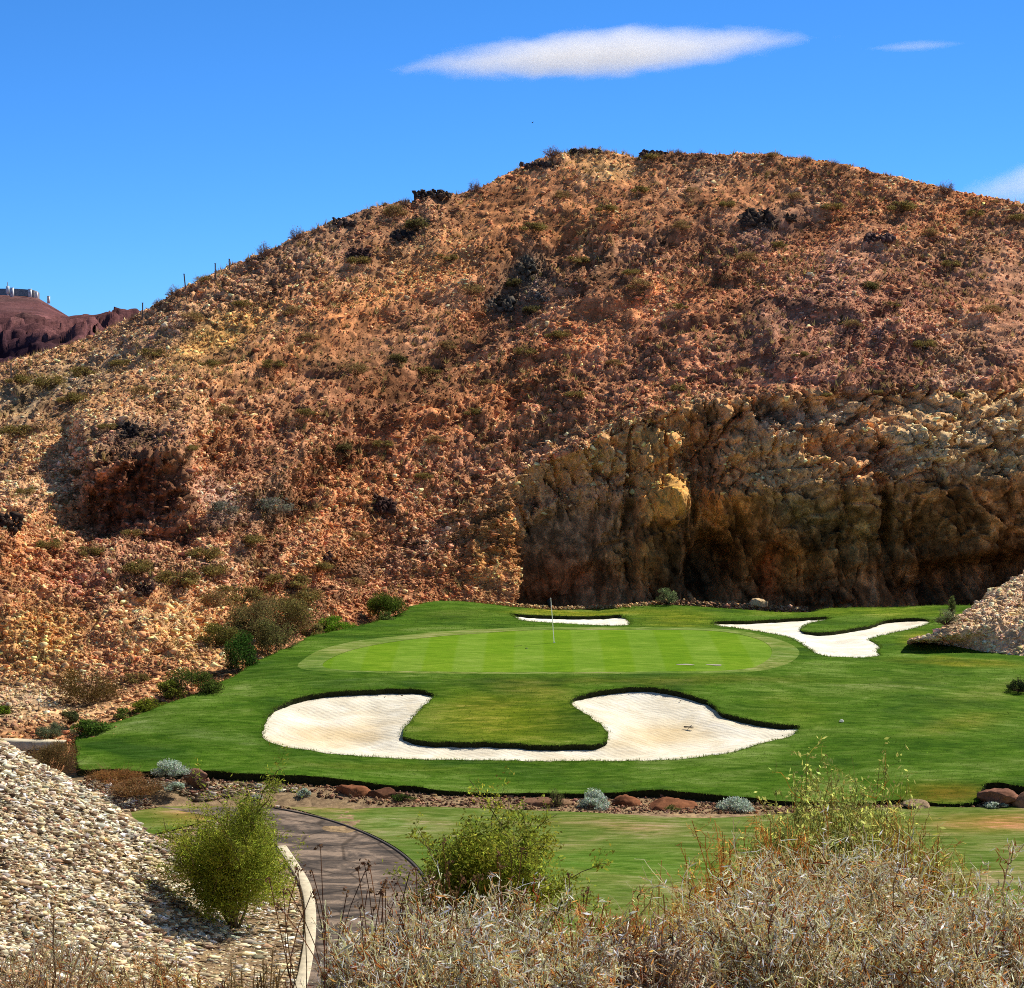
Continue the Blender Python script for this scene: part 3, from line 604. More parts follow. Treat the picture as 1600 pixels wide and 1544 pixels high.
GR = [(465, 1042), (475, 1030), (505, 1014), (560, 1001), (640, 992), (700, 986), (800, 981), (900, 980), (1000, 980), (1100, 981), (1150, 985), (1198, 994), (1232, 1005), (1249, 1018), (1240, 1032), (1215, 1042), (1180, 1049), (1100, 1052), (950, 1053), (800, 1053), (650, 1052), (550, 1050), (490, 1048)]
GI = [(504, 1041), (520, 1027), (560, 1013), (620, 1002), (690, 994), (800, 986), (900, 984), (1000, 984), (1100, 985), (1150, 990), (1185, 999), (1203, 1010), (1205, 1024), (1190, 1037), (1165, 1045), (1090, 1049), (950, 1050), (800, 1050), (650, 1049), (540, 1047)]
LN = [(122, 1146), (180, 1128), (250, 1105), (330, 1074), (400, 1035), (455, 1010), (490, 993), (560, 978), (620, 960), (650, 945), (690, 939), (740, 941), (800, 948), (870, 953), (930, 952), (990, 947), (1060, 946), (1120, 950), (1180, 954), (1260, 957), (1300, 950), (1400, 949), (1475, 946), (1700, 955), (1900, 990), (2050, 1060), (2050, 1240), (1900, 1262), (1700, 1240), (1600, 1229), (1545, 1222), (1532, 1238), (1526, 1252), (1480, 1256), (1420, 1249), (1350, 1254), (1240, 1252), (1160, 1246), (1080, 1239), (1030, 1233), (960, 1238), (900, 1240), (800, 1239), (700, 1236), (650, 1229), (600, 1226), (520, 1215), (480, 1212), (400, 1209), (300, 1203), (230, 1206), (180, 1202), (128, 1203), (121, 1195), (119, 1170)]
def lane(pts, step, sub=5): return resample(catmull(cast(pts), True, sub), step)
b1, b2, b3 = lane(B1, .22), lane(B2, .3), lane(B3, .25)
gr, gi, ln = lane(GR, .5), lane(GI, .5), lane(LN, .4, 4)
def jag(p, amp, sd, freq=2.0):
    q = np.c_[p, np.zeros(len(p))]; return p + amp * np.stack([fbm(q * freq, 3, sd), fbm(q * freq, 3, sd + 9)], -1)
b1, b2, b3 = jag(b1, .13, 601, 2.6), jag(b2, .13, 611, 2.6), jag(b3, .12, 621, 2.6); ln = jag(ln, .18, 631, 1.2)
# right rocky spur ------------------------------------------------------
RC = [(1395, [(1075, 118), (1040, 124), (1003, 128.5), (1000, 129), (998, 129.6), (1000, 131), (1030, 140)]),
 (1430, [(1080, 118), (1045, 123), (1002, 128.2), (997, 129), (992, 130), (995, 132), (1040, 143)]),
 (1470, [(1085, 117), (1050, 122), (1010, 127.2), (990, 129.5), (966, 132), (972, 135), (1040, 148)]),
 (1510, [(1090, 116), (1055, 121), (1018, 126.5), (978, 130), (936, 134), (945, 138), (1040, 152)]),
 (1550, [(1090, 116), (1058, 120.5), (1023, 126), (968, 130.5), (911, 135.5), (925, 140), (1040, 156)]),
 (1600, [(1090, 115), (1062, 120), (1028, 125.5), (955, 131), (882, 137.5), (900, 143), (1040, 160)]),
 (1750, [(1090, 114), (1070, 119), (1040, 124), (930, 132), (810, 142), (830, 150), (1040, 172)]),
 (2200, [(1100, 110), (1080, 114), (1050, 120), (900, 130), (740, 145), (760, 155), (1040, 185)])]
RC = [(p_ + 26, [k_[0], (k_[2][0] + 7, k_[2][1] - 1.0)] + k_[2:]) for p_, k_ in RC]
spur = Sheet(RC, np.concatenate([np.arange(1421, 1620, 2.), np.arange(1620, 2200, 14)]), [3, 14, 26, 30, 10, 8], None, None, 0)
c_ = cast([(p_, k_[2][0]) for p_, k_ in RC if p_ < 1700]); cx_ = np.interp(spur.pxs, [p_ for p_, k_ in RC if p_ < 1700], c_[:, 0]); cy_ = np.interp(spur.pxs, [p_ for p_, k_ in RC if p_ < 1700], c_[:, 1])
kn = spur.kn; m_ = spur.pxs < 1700
kn[m_, 2, 0] = cx_[m_]; kn[m_, 2, 1] = cy_[m_]; kn[m_, 2, 2] = GZ(cx_[m_], cy_[m_]) - .03
kn[m_, 1] = kn[m_, 2] - np.array([0, 1.2, .5]); kn[m_, 0] = kn[m_, 2] - np.array([0, 3, 3]); t = spur.t; i = np.minimum(t.astype(int), kn.shape[1] - 2); f = (t - i)[None, :, None]
spur.G = kn[:, i] * (1 - f) + kn[:, i + 1] * f
spur.finish(); Tm = spur.t[None]
spur.G = spur.G + spur.N * ((fbm(spur.G * .8, 4, 201, .6) * .45 + fbm(spur.G * 3, 3, 203) * .12) * sm(Tm, 1.9, 2.6) * sm(spur.pxs, 1421, 1486)[:, None])[..., None]
spur.finish()
cs = np.array([.74, .51, .31]) * (1 + .4 * fbm(spur.G * .5, 4, 207)[..., None])
o = mesh_obj('rocky_slope', spur.G.reshape(-1, 3), spur.faces().reshape(-1, 4), M['hill'], cols=np.clip(cs, .02, .9).reshape(-1, 3))
tag(o, 'tan gravelly spur dropping to the grass on the right side', 'hill', kind='structure')

# rough turf
vo, fo = triangulate(ln, [b1, b2, b3, gr], .42)
z = GZ(vo[:, 0], vo[:, 1])
zb = np.zeros(len(vo))
q = np.c_[vo, z]; px_, py_ = proj(q)
tin = np.ones((len(vo), 3))
def tb(cx, cy, rx, ry, rot, col, wt):
    global tin
    g = (blob(px_ + 14 * fbm(q * .6, 3, 701), py_ + 6 * fbm(q * .6, 3, 703), cx, cy, rx, ry, rot) * wt)[:, None]; tin = tin * (1 - g) + np.array(col) * g
tb(790, 1125, 140, 46, 0, (2.1, 1.3, .9), .9); tb(830, 1078, 60, 14, 8, (2.6, 1.35, 2.2), .7); tb(760, 1100, 50, 8, 0, (2.6, 1.3, 1.6), .45)
tb(1000, 1062, 260, 7, 0, (1.9, 1.0, 1.6), .6); tb(1060, 968, 60, 14, 0, (2.6, 1.5, 1.2), .8); tb(1330, 955, 170, 8, 0, (2.2, 1.55, 1.2), .8); tb(900, 957, 110, 5, 0, (3.2, 1.6, 1.2), .8)
tb(1240, 1110, 60, 25, 10, (1.5, 1.2, 1.0), .6); tb(1500, 1130, 70, 14, -10, (2.4, 1.25, 1.8), .55); tb(1540, 1085, 90, 16, -10, (1.7, 1.15, 1.8), .5); tb(1400, 1070, 110, 14, -5, (1.5, 1.1, 2.2), .45)
tb(330, 1150, 140, 12, 8, (1.2, 1.05, 2.2), .45); tb(700, 960, 60, 9, 0, (1.6, 1.15, 2.0), .5); tb(1440, 1000, 30, 14, 0, (3.0, 1.6, 1.4), .8); tb(1500, 1035, 90, 5, 3, (3.2, 1.5, 1.4), .7)
tb(1480, 1240, 60, 16, 0, (3.0, .85, 1.1), .7); tb(600, 1197, 130, 6, 2, (1.7, 1.0, 1.6), .5); tb(540, 1065, 130, 7, 0, (1.25, 1.05, 2.2), .4)
tin *= (1 + .18 * fbm(q * np.array([.5, 1.1, 0]), 4, 711)[:, None])
lawn = mesh_obj('lawn', q, fo, M['rough'], smooth=True, cols=tin)
tag(lawn, 'dark green mown rough covering the mound around the putting green', 'lawn', kind='structure')
# apron + green
vo, fo = triangulate(gr, [gi], .5); q = np.c_[vo, GZ(vo[:, 0], vo[:, 1]) + .0]
o = mesh_obj('apron', q, fo, M['apron'], smooth=True, cols=np.ones((len(q), 3))); tag(o, 'yellowish collar of short grass ringing the putting green', 'lawn', kind='structure')
vo, fo = triangulate(gi, [], .6); q = np.c_[vo, GZ(vo[:, 0], vo[:, 1]) - .01]
o = mesh_obj('putting_green', q, fo, M['green'], smooth=True); tag(o, 'bright green striped putting green on the mound', 'putting green', kind='structure')

def skirt(loop, ztop, zbot, name, label, kind='structure', push=.0):
    n = len(loop); V = np.vstack([np.c_[loop, ztop], np.c_[loop, zbot]]); i = np.arange(n); j = (i + 1) % n
    o = mesh_obj(name, V, np.stack([i, j, j + n, i + n], -1), M['lip'], smooth=False); tag(o, label, 'turf edge', kind=kind); return o
def bunker(loop, name, label, depth_back, tints, bowl=.30, ledge=.35):
    n = len(loop); area = np.sum(loop[:, 0] * np.roll(loop[:, 1], -1) - np.roll(loop[:, 0], -1) * loop[:, 1])
    tn = np.roll(loop, -3, 0) - np.roll(loop, 3, 0); nn = np.stack([tn[:, 1], -tn[:, 0]], -1) * np.sign(area); nn /= np.linalg.norm(nn, axis=1, keepdims=True) + 1e-9
    back = sm(nn[:, 1], -.1, .55); dip = .035 + (depth_back - .035) * back
    k = np.ones(9) / 9; dip = np.convolve(np.r_[dip[-4:], dip, dip[:4]], k, 'valid')
    vo, fo = triangulate(loop, [], .3, .5)
    D, I = edge_dist(loop, vo[:, 0], vo[:, 1])
    d2 = np.linalg.norm(vo[:, None] - loop[None, ::3], axis=-1); wgt = 1 / (d2 ** 2 + .02); dv = (wgt * dip[None, ::3]).sum(1) / wgt.sum(1)
    dv = np.where(D < .02, dip[I], dv)
    q3 = np.c_[vo, np.zeros(len(vo))]
    zz = GZ(vo[:, 0], vo[:, 1]) - dv - bowl * sm(D, 0, 2.5) + sm(D, .05, .5) * (.05 * fbm(q3 * np.array([.7, 2.2, 1]), 3, 721) + .045 * fbm(q3 * 3.2, 2, 723) + .10 * fbm(q3 * .5, 2, 725))
    q = np.c_[vo, zz]; px_, py_ = proj(q); t = np.ones((len(q), 3))
    for (cx, cy, rx, ry, rot, col, wt) in tints:
        g = (blob(px_ + 6 * fbm(q * 1.2, 3, 731), py_ + 3 * fbm(q * 1.2, 3, 733), cx, cy, rx, ry, rot) * wt)[:, None]; t = t * (1 - g) + np.array(col) * g
    o = mesh_obj(name, q, fo, M['sand'], smooth=True, cols=t); tag(o, label, 'bunker', kind='structure')
    ztop = GZ(loop[:, 0], loop[:, 1]) + .004
    skirt(loop, ztop, ztop - dip - .12, 'bunker_lip', 'dark cut turf edge around the ' + label.split(' ', 1)[1] if False else 'dark cut turf edge of the ' + name.replace('_', ' '), push=0)
    # overhanging fringe of longer grass along the rim
    return o, ztop

bunker(b1, 'front_bunker', 'large white sand bunker wrapping a grass tongue in front of the putting green', .25,
       [(530, 1148, 100, 18, -4, (.90, .77, .58), .95), (1040, 1148, 110, 20, -8, (.91, .79, .60), .9), (1150, 1150, 60, 14, 20, (1.03, 1.06, 1.12), .8), (620, 1150, 25, 18, 0, (1.04, 1.08, 1.15), .7)])
bunker(b2, 'back_bunker', 'narrow white sand bunker behind the putting green', .2, [(890, 968, 120, 12, 0, (1.04, 1.10, 1.2), .8)], .1)

bunker(b3, 'side_bunker', 'branching white sand bunker right of the putting green', .2, [(1300, 1000, 160, 40, 0, (1.04, 1.09, 1.18), .8)], .15)
zt = GZ(ln[:, 0], ln[:, 1]) + .004
skirt(ln, zt, np.minimum(zt - .5, -3.6), 'lawn_edge', 'dark undercut turf edge of the grass mound above the planting bed')

def blades(name, xy, zfn, h, cols, label, per=5, wd=.10):
    n = len(xy); z_ = zfn(xy[:, 0], xy[:, 1]); N_ = n * per; p0 = np.repeat(np.c_[xy, z_ - .01], per, 0) + rng.normal(0, .05, (N_, 3)) * np.array([1, 1, 0]); hh = np.repeat(h, per) * rng.uniform(.5, 1.2, N_)
    d = rng.normal(0, .45, (N_, 3)); d[:, 2] = 1; d /= np.linalg.norm(d, axis=1, keepdims=True); s_ = np.cross(d, rng.normal(size=(N_, 3))); s_ /= np.linalg.norm(s_, axis=1, keepdims=True); w_ = hh[:, None] * wd
    V = np.stack([p0 - s_ * w_, p0 + s_ * w_, p0 + d * hh[:, None]], 1).reshape(-1, 3)
    o = mesh_obj(name, V, np.arange(3 * N_).reshape(-1, 3), M['leaf'], cols=np.repeat(np.repeat(cols, per, 0), 3, 0)); tag(o, label, 'grass', kind='stuff')
def vary(base, n, amt): return np.clip(np.array(base) * np.exp(rng.normal(0, amt, (n, 1))) * (1 + rng.normal(0, .08, (n, 3))), .005, .9)
rim = np.vstack([np.repeat(l_, 7, 0) for l_ in (b1, b2, b3, ln)]); rim = rim + rng.normal(0, .06, rim.shape)
blades('rim_grass', rim, GZ, rng.uniform(.05, .13, len(rim)), vary((.10, .17, .02), len(rim), .3), 'longer grass fringing the bunker rims and the mound edge', 5, .09)
n = 150000; xy = np.c_[rng.uniform(ln[:, 0].min(), 26, n), rng.uniform(103, 151, n)]
pq = proj(np.c_[xy, GZ(xy[:, 0], xy[:, 1])]); m = inside(ln, xy[:, 0], xy[:, 1]) & ~inside(b1, xy[:, 0], xy[:, 1]) & ~inside(b2, xy[:, 0], xy[:, 1]) & ~inside(b3, xy[:, 0], xy[:, 1]) & ~inside(gr, xy[:, 0], xy[:, 1]) & (pq[0] > -30) & (pq[0] < 1640)
xy = xy[m]; cl3 = fbm(np.c_[xy * np.array([.5, .9]), 0 * xy[:, 0]], 3, 741)[:, None]
blades('rough_grass', xy, GZ, rng.uniform(.025, .065, len(xy)), np.clip(vary((.11, .20, .02), len(xy), .35) * (1 + .5 * cl3 * np.array([1.3, 1, 1])), .005, .9), 'short uneven blades of the dark green rough', 3, .16)

# ---------------------------------------------------------------- lower turf, path, kerb
def castv(pts, y0=66, y1=118): return cast(pts, lambda x, y: bz(y), y0, y1)
LT = [(180, 1278), (260, 1262), (330, 1258), (440, 1251), (520, 1257), (600, 1262), (680, 1262), (800, 1266), (900, 1270), (1000, 1276), (1100, 1280), (1200, 1275), (1300, 1268), (1430, 1262), (1520, 1264), (1600, 1262), (1800, 1268), (2000, 1275), (2050, 1500), (1700, 1620), (1200, 1640), (700, 1640), (660, 1600), (650, 1500), (682, 1470), (680, 1420), (670, 1381), (650, 1352), (615, 1324), (563, 1298), (502, 1277), (440, 1262), (380, 1262), (300, 1290), (200, 1310)]
lt = resample(catmull(castv(LT, 66, 112), True, 4), .6)
vo, fo = triangulate(lt, [], 1.0); q = np.c_[vo, bz(vo[:, 1]) + .045 + .03 * fbm(np.c_[vo, 0 * vo[:, 0]] * .2, 3, 801)]
px_, py_ = proj(q); tin = np.ones((len(q), 3))
tb(520, 1262, 110, 6, 3, (1.9, 1.15, 1.7), .7); tb(930, 1288, 120, 7, 2, (1.8, 1.1, 1.8), .7); tb(1560, 1285, 120, 14, 0, (1.8, .95, .9), .8); tb(620, 1290, 60, 18, 10, (.75, 1.15, .9), .5); tb(950, 1350, 200, 30, 0, (.62, 1.0, .4), .7); tb(330, 1275, 90, 14, 0, (1.7, .95, .8), .7)
o = mesh_obj('fairway', q, fo, M['fairway'], smooth=True, cols=tin); tag(o, 'patchy yellow green turf below the mound beside the cart path', 'lawn', kind='structure')
PA = [(240, 1246), (330, 1262), (440, 1265), (500, 1279), (560, 1299), (612, 1325), (646, 1352), (666, 1380), (676, 1420), (672, 1470), (660, 1530), (640, 1640), (465, 1640), (478, 1544), (484, 1480), (484, 1430), (476, 1392), (462, 1362), (440, 1330), (400, 1300), (330, 1278), (230, 1258)]
pa = resample(catmull(castv(PA), True, 4), .5)
vo, fo = triangulate(pa, [], .8); q = np.c_[vo, bz(vo[:, 1]) + .05]
o = mesh_obj('path', q, fo, M['path'], smooth=True); tag(o, 'worn brown grey concrete cart path curving below the mound', 'path', kind='structure')
def ribbon(name, pts, width, h, mat, label, cat, fn, kind=None, sub=5, y0=66, y1=118, base=0.0):
    c = resample(catmull(cast(pts, fn, y0, y1), False, sub), .4, False); t = np.gradient(c, axis=0); nn = np.stack([-t[:, 1], t[:, 0]], -1); nn /= np.linalg.norm(nn, axis=1, keepdims=True)
    n = len(c); zc = fn(c[:, 0], c[:, 1]) + base; prof = [(-.5, -.3), (-.5, h - .015), (-.44, h), (.44, h), (.5, h - .015), (.5, -.3)]
    V = np.concatenate([np.c_[c + nn * (w_ * width), zc + z_] for w_, z_ in prof]); i = np.arange(n - 1)
    Fc = np.concatenate([np.stack([k * n + i, k * n + i + 1, (k + 1) * n + i + 1, (k + 1) * n + i], -1) for k in range(5)])
    o = mesh_obj(name, V, Fc, mat); tag(o, label, cat, kind=kind); return o
fb = lambda x, y: bz(y)
ribbon('kerb', [(440, 1325), (463, 1360), (478, 1388), (485, 1425), (484, 1470), (476, 1520), (466, 1560), (455, 1640)], .36, .09, M['kerb'], 'pale concrete kerb along the left side of the cart path', 'kerb', fb, 'structure')
ribbon('kerb', [(430, 1265), (500, 1280), (560, 1300), (612, 1326), (646, 1353), (666, 1381), (676, 1420), (672, 1470)], .09, .09, M['wood'], 'thin kerb between the cart path and the lower turf', 'kerb', fb, 'structure')
# retaining kerb and path at far left
hz = lambda x, y: -1.75 + 0 * np.asarray(x, float)
def flat_band(name, x0, x1, y0, y1, z0, z1, mat, label, cat, kind):
    n = 40; xs = np.linspace(x0, x1, n); V = []
    for k, (yy, zz) in enumerate(((y0, z0 - .4), (y0, z1), (y1, z1), (y1, z0 - .4))): V.append(np.c_[xs, yy + .25 * np.sin(xs * .35) + 0 * xs, zz + .03 * np.sin(xs * 1.7)])
    V = np.concatenate(V); i = np.arange(n - 1); Fc = np.concatenate([np.stack([k * n + i, k * n + i + 1, (k + 1) * n + i + 1, (k + 1) * n + i], -1) for k in range(3)])
    o = mesh_obj(name, V, Fc, mat); tag(o, label, cat, kind=kind); return o

# planting bed under the turf edge
bedl = [(130, 1212), (250, 1214), (400, 1216), (520, 1224), (650, 1238), (800, 1246), (960, 1246), (1100, 1248), (1250, 1260), (1400, 1258), (1530, 1250), (1600, 1236), (1900, 1262)]

# ---------------------------------------------------------------- rocks
def rock_proto(seed, n=1):
    import bmesh
    bm = bmesh.new(); r = np.random.default_rng(seed)
    d = r.normal(size=(10 if n == 1 else 16, 3)); d /= np.linalg.norm(d, axis=1, keepdims=True); d *= r.uniform(.65, 1.1, (len(d), 1)) * r.uniform(.6, 1.25, (1, 3))
    vs = [bm.verts.new(v) for v in d]
    g_ = bmesh.ops.convex_hull(bm, input=vs); bmesh.ops.delete(bm, geom=[e for e in bm.verts if not e.link_faces], context='VERTS')
    bmesh.ops.triangulate(bm, faces=bm.faces); bm.verts.index_update()
    V = np.array([v.co[:] for v in bm.verts]); Fc = np.array([[v.index for v in f.verts] for f in bm.faces]); bm.free()
    return V, Fc
PROT1 = [rock_proto(k, 1) for k in range(14)]; PROT2 = [rock_proto(50 + k, 2) for k in range(6)]
def rotmats(n):
    q = rng.normal(size=(n, 4)); q /= np.linalg.norm(q, axis=1, keepdims=True); w_, x, y, z = q.T
    return np.stack([1 - 2 * (y * y + z * z), 2 * (x * y - z * w_), 2 * (x * z + y * w_), 2 * (x * y + z * w_), 1 - 2 * (x * x + z * z), 2 * (y * z - x * w_), 2 * (x * z - y * w_), 2 * (y * z + x * w_), 1 - 2 * (x * x + y * y)], -1).reshape(-1, 3, 3)
def rocks(name, pos, size, cols, label, cat='rocks', prot=None, flat=(.9, .9, .6), kind='stuff', mat='rock'):
    prot = prot or PROT1; Vs, Fs, Cs = [], [], []; off = 0
    which = rng.integers(0, len(prot), len(pos)); rm = rotmats(len(pos)); sc = rng.uniform(.6, 1.3, (len(pos), 3)) * np.array(flat) * 1.2
    for k, (v, f_) in enumerate(prot):
        m = which == k
        if not m.any(): continue
        v_ = np.einsum('nij,vj->nvi', rm[m], v) * sc[m][:, None] * size[m][:, None, None] + pos[m][:, None]
        n_ = m.sum(); Vs.append(v_.reshape(-1, 3)); Fs.append((f_[None] + (np.arange(n_) * len(v))[:, None, None]).reshape(-1, 3) + off); off += n_ * len(v)
        Cs.append(np.repeat(cols[m], len(v), 0))
    o = mesh_obj(name, np.concatenate(Vs), np.concatenate(Fs), M[mat], cols=np.clip(np.concatenate(Cs), .01, .95)); tag(o, label, cat, kind=kind); return o
def sheet_samples(sh, n, mask=None, colgrid=None, pw=None):
    A = np.linalg.norm(np.cross(sh.G[1:, :-1] - sh.G[:-1, :-1], sh.G[:-1, 1:] - sh.G[:-1, :-1]), axis=-1)
    inpx = (sh.px[:-1, :-1] > -80) & (sh.px[:-1, :-1] < 1680)
    wgt = A * inpx
    if mask is not None: wgt = wgt * mask[:-1, :-1]
    if pw is not None: wgt = wgt * pw[:-1, :-1]
    c = np.cumsum(wgt.ravel()); k = np.searchsorted(c, rng.uniform(0, c[-1], n)); i, j = np.unravel_index(k, wgt.shape)
    u, v = rng.uniform(0, 1, (2, n, 1))
    g = sh.G; p = (g[i, j] * (1 - u) + g[i + 1, j] * u) * (1 - v) + (g[i, j + 1] * (1 - u) + g[i + 1, j + 1] * u) * v
    return p, sh.N[i, j], (colgrid[i, j] if colgrid is not None else None), i, j
def rsz(n, lo, hi, a=1.8):
    u = rng.uniform(0, 1, n); return lo * (1 - u * (1 - (lo / hi) ** a)) ** (-1 / a)
def varycol(c, amt=.4, hue=.12):
    b_ = np.exp(np.minimum(rng.normal(0, amt, (len(c), 1)), amt * 1.6)); h_ = 1 + rng.normal(0, hue, (len(c), 3)) * np.array([1, .5, 1]); return c * b_ * h_
notcl = (clm < .5) & ((T > 1.9) | ((T > .95) & (PX < 430) & (rng.uniform(0, 1, T.shape) < .45))) & (T < 8.6) & ~((outc > .25) & (rng.uniform(0, 1, T.shape) < .6))
dens = .35 + sm(fbm(G * .12, 3, 901), -.5, .5) + 1.6 * sm(-G[..., 2], -14, -3)
p, nn, c, i, j = sheet_samples(hill, 150000, notcl, hc, dens)
rocks('hill_rocks', p + nn * .02, rsz(len(p), .05, .30, 2.0), varycol(c * 1.2, .5, .10), 'loose angular stones strewn over the reddish brown hillside', mat='rock')
p, nn, c, i, j = sheet_samples(hill, 1500, (clm > .5) & (T > 3.9), hc)
rocks('cliff_rocks', p + np.array([0, -.12, .05]), rsz(len(p), .08, .34), varycol(c * 1.3, .35, .1), 'broken blocks lodged on the upper ledges of the cliff')
p, nn, c, i, j = sheet_samples(spur, 5200, np.broadcast_to((spur.t > 1.95) & (spur.t < 4.6), spur.px.shape), cs)
rocks('slope_rocks', p, rsz(len(p), .07, .28, 2.2), varycol(c * 1.1, .35, .1), 'tan gravel and stones covering the spur on the right side')
# talus on the left bank (ground)
n = 420000; x = rng.uniform(-27, -4, n); y = rng.uniform(60, 106, n); g_ = VZ(x, y)
a_, b_ = proj(np.c_[x, y, g_]); hh = g_ - bz(y)
keep = (a_ > -60) & (a_ < 475) & (b_ > 1100) & (b_ < 1640) & ((hh > .12) | (rng.uniform(0, 1, n) < .15)) & ~inside(pa, x, y) & ~inside(lt, x, y)
x, y = x[keep], y[keep]; g_ = VZ(x, y); g_ = VN(x, y, g_); pt = np.c_[x, y, g_ - .0]
c = np.broadcast_to(np.array([.66, .53, .33]), (len(x), 3)).copy(); vv = fbm(pt * .3, 3, 911)[:, None]; c = c * (1 + .2 * vv * np.array([1, 1, 1.4]))
red = rng.uniform(0, 1, len(x)) < .12; c[red] = (.36, .22, .14); gry = rng.uniform(0, 1, len(x)) < .3; c[gry] = (.72, .66, .52); dk = rng.uniform(0, 1, len(x)) < .2; c[dk] = (.20, .14, .09)
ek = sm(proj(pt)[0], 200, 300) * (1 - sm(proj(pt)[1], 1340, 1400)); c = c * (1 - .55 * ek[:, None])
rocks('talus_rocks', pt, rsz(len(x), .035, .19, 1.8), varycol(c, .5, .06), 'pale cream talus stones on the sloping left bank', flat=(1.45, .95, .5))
print('rocks', len(x))

# ---------------------------------------------------------------- vegetation builders
def tubes(paths, rad, sides=3):
    """paths (N,K,3), rad (N,K)"""
    N_, K, _ = paths.shape; t = np.gradient(paths, axis=1); t /= np.linalg.norm(t, axis=-1, keepdims=True) + 1e-9
    ref = np.where(np.abs(t[..., 2:3]) > .9, np.array([1., 0, 0]), np.array([0, 0, 1.])); a = np.cross(t, ref); a /= np.linalg.norm(a, axis=-1, keepdims=True) + 1e-9; b = np.cross(t, a)
    ang = np.arange(sides) * 2 * math.pi / sides
    V = paths[:, :, None] + rad[:, :, None, None] * (a[:, :, None] * np.cos(ang)[None, None, :, None] + b[:, :, None] * np.sin(ang)[None, None, :, None])
    ix = np.arange(N_ * K * sides).reshape(N_, K, sides); nx = np.roll(ix, -1, 2)
    Fc = np.stack([ix[:, :-1], nx[:, :-1], nx[:, 1:], ix[:, 1:]], -1).reshape(-1, 4)
    return V.reshape(-1, 3), Fc
def quads(c, L, W, d=None):
    """elongated leaf quads (rhombi) at centres c with long axis d"""
    n = len(c); L = np.broadcast_to(L, n)[:, None]; W = np.broadcast_to(W, n)[:, None]
    if d is None: d = rng.normal(size=(n, 3))
    d = d / (np.linalg.norm(d, axis=1, keepdims=True) + 1e-9); s = np.cross(d, rng.normal(size=(n, 3))); s /= np.linalg.norm(s, axis=1, keepdims=True) + 1e-9
    V = np.stack([c - d * L * .5, c + s * W * .5, c + d * L * .5, c - s * W * .5], 1).reshape(-1, 3)
    return V, np.arange(4 * n).reshape(n, 4)
def grow(n, R_, H, spread=1.0, K=6, wob=.12, up=.5, base=.1, lo=.5):
    """n stems from a small base to points on a dome of radius R_, height H"""
    ph = rng.uniform(0, 2 * math.pi, n); ct = rng.uniform(0, 1, n) ** .8; th = np.arccos(1 - ct * spread * .98)
    rr = rng.uniform(lo, 1.0, n) ** .6
    end = np.stack([np.sin(th) * np.cos(ph) * R_, np.sin(th) * np.sin(ph) * R_, (np.cos(th) * .9 + .1) * H], -1) * rr[:, None]
    st = np.stack([np.cos(ph), np.sin(ph), 0 * ph], -1) * rng.uniform(0, base, (n, 1)) * R_
    t = np.linspace(0, 1, K)[None, :, None]
    lift = np.zeros((n, K, 3)); lift[..., 2] = (np.sin(t[..., 0] * math.pi) * H * .18 * up)
    p = st[:, None] * (1 - t) + end[:, None] * t + lift
    w_ = np.cumsum(rng.normal(0, 1, (n, K, 3)), 1) * wob * R_ / K; w_[:, 0] = 0
    return p + w_
def side_twigs(paths, per, length, K=4, wob=.15, t0=.35, upb=.3):
    n, K0, _ = paths.shape; i = rng.integers(0, n, n * per); t = rng.uniform(t0, 1, n * per) * (K0 - 1); k = np.minimum(t.astype(int), K0 - 2); f_ = (t - k)[:, None]
    s = paths[i, k] * (1 - f_) + paths[i, k + 1] * f_; d = paths[i, k + 1] - paths[i, k]; d /= np.linalg.norm(d, axis=1, keepdims=True) + 1e-9
    d = d + rng.normal(0, .6, d.shape); d[:, 2] += upb; d /= np.linalg.norm(d, axis=1, keepdims=True)
    L = length * rng.uniform(.4, 1.2, (len(i), 1)); tt = np.linspace(0, 1, K)[None, :, None]
    p = s[:, None] + d[:, None] * (L[:, None] * tt); w_ = np.cumsum(rng.normal(0, 1, p.shape), 1) * wob * L[:, None] / K; w_[:, 0] = 0
    return p + w_
def ccol(base, n, amt=.25, hue=.08, rep=1):
    c = np.broadcast_to(np.array(base, float), (n, 3)) * np.exp(rng.normal(0, amt, (n, 1))) * (1 + rng.normal(0, hue, (n, 3)))
    return np.clip(np.repeat(c, rep, 0), .005, .97)
def clumpy(n, R_, H, k=14, fill=.35, flat=.0):
    """leaf centres in an uneven crown: several off-centre lobes"""
    cen = grow(k, R_ * .68, H * .72, 1.0, 2, 0, 0, .1, .55)[:, -1]; cen[:, 2] += H * .16
    i = rng.integers(0, k, n); r_ = rng.uniform(.22, .42, k)[i][:, None] * np.array([R_, R_, H * .55]) * 1.15
    d = rng.normal(size=(n, 3)); d /= np.linalg.norm(d, axis=1, keepdims=True)
    p = cen[i] + d * r_ * rng.uniform(0, 1, (n, 1)) ** .45
    p[:, 2] = np.abs(p[:, 2]); return p
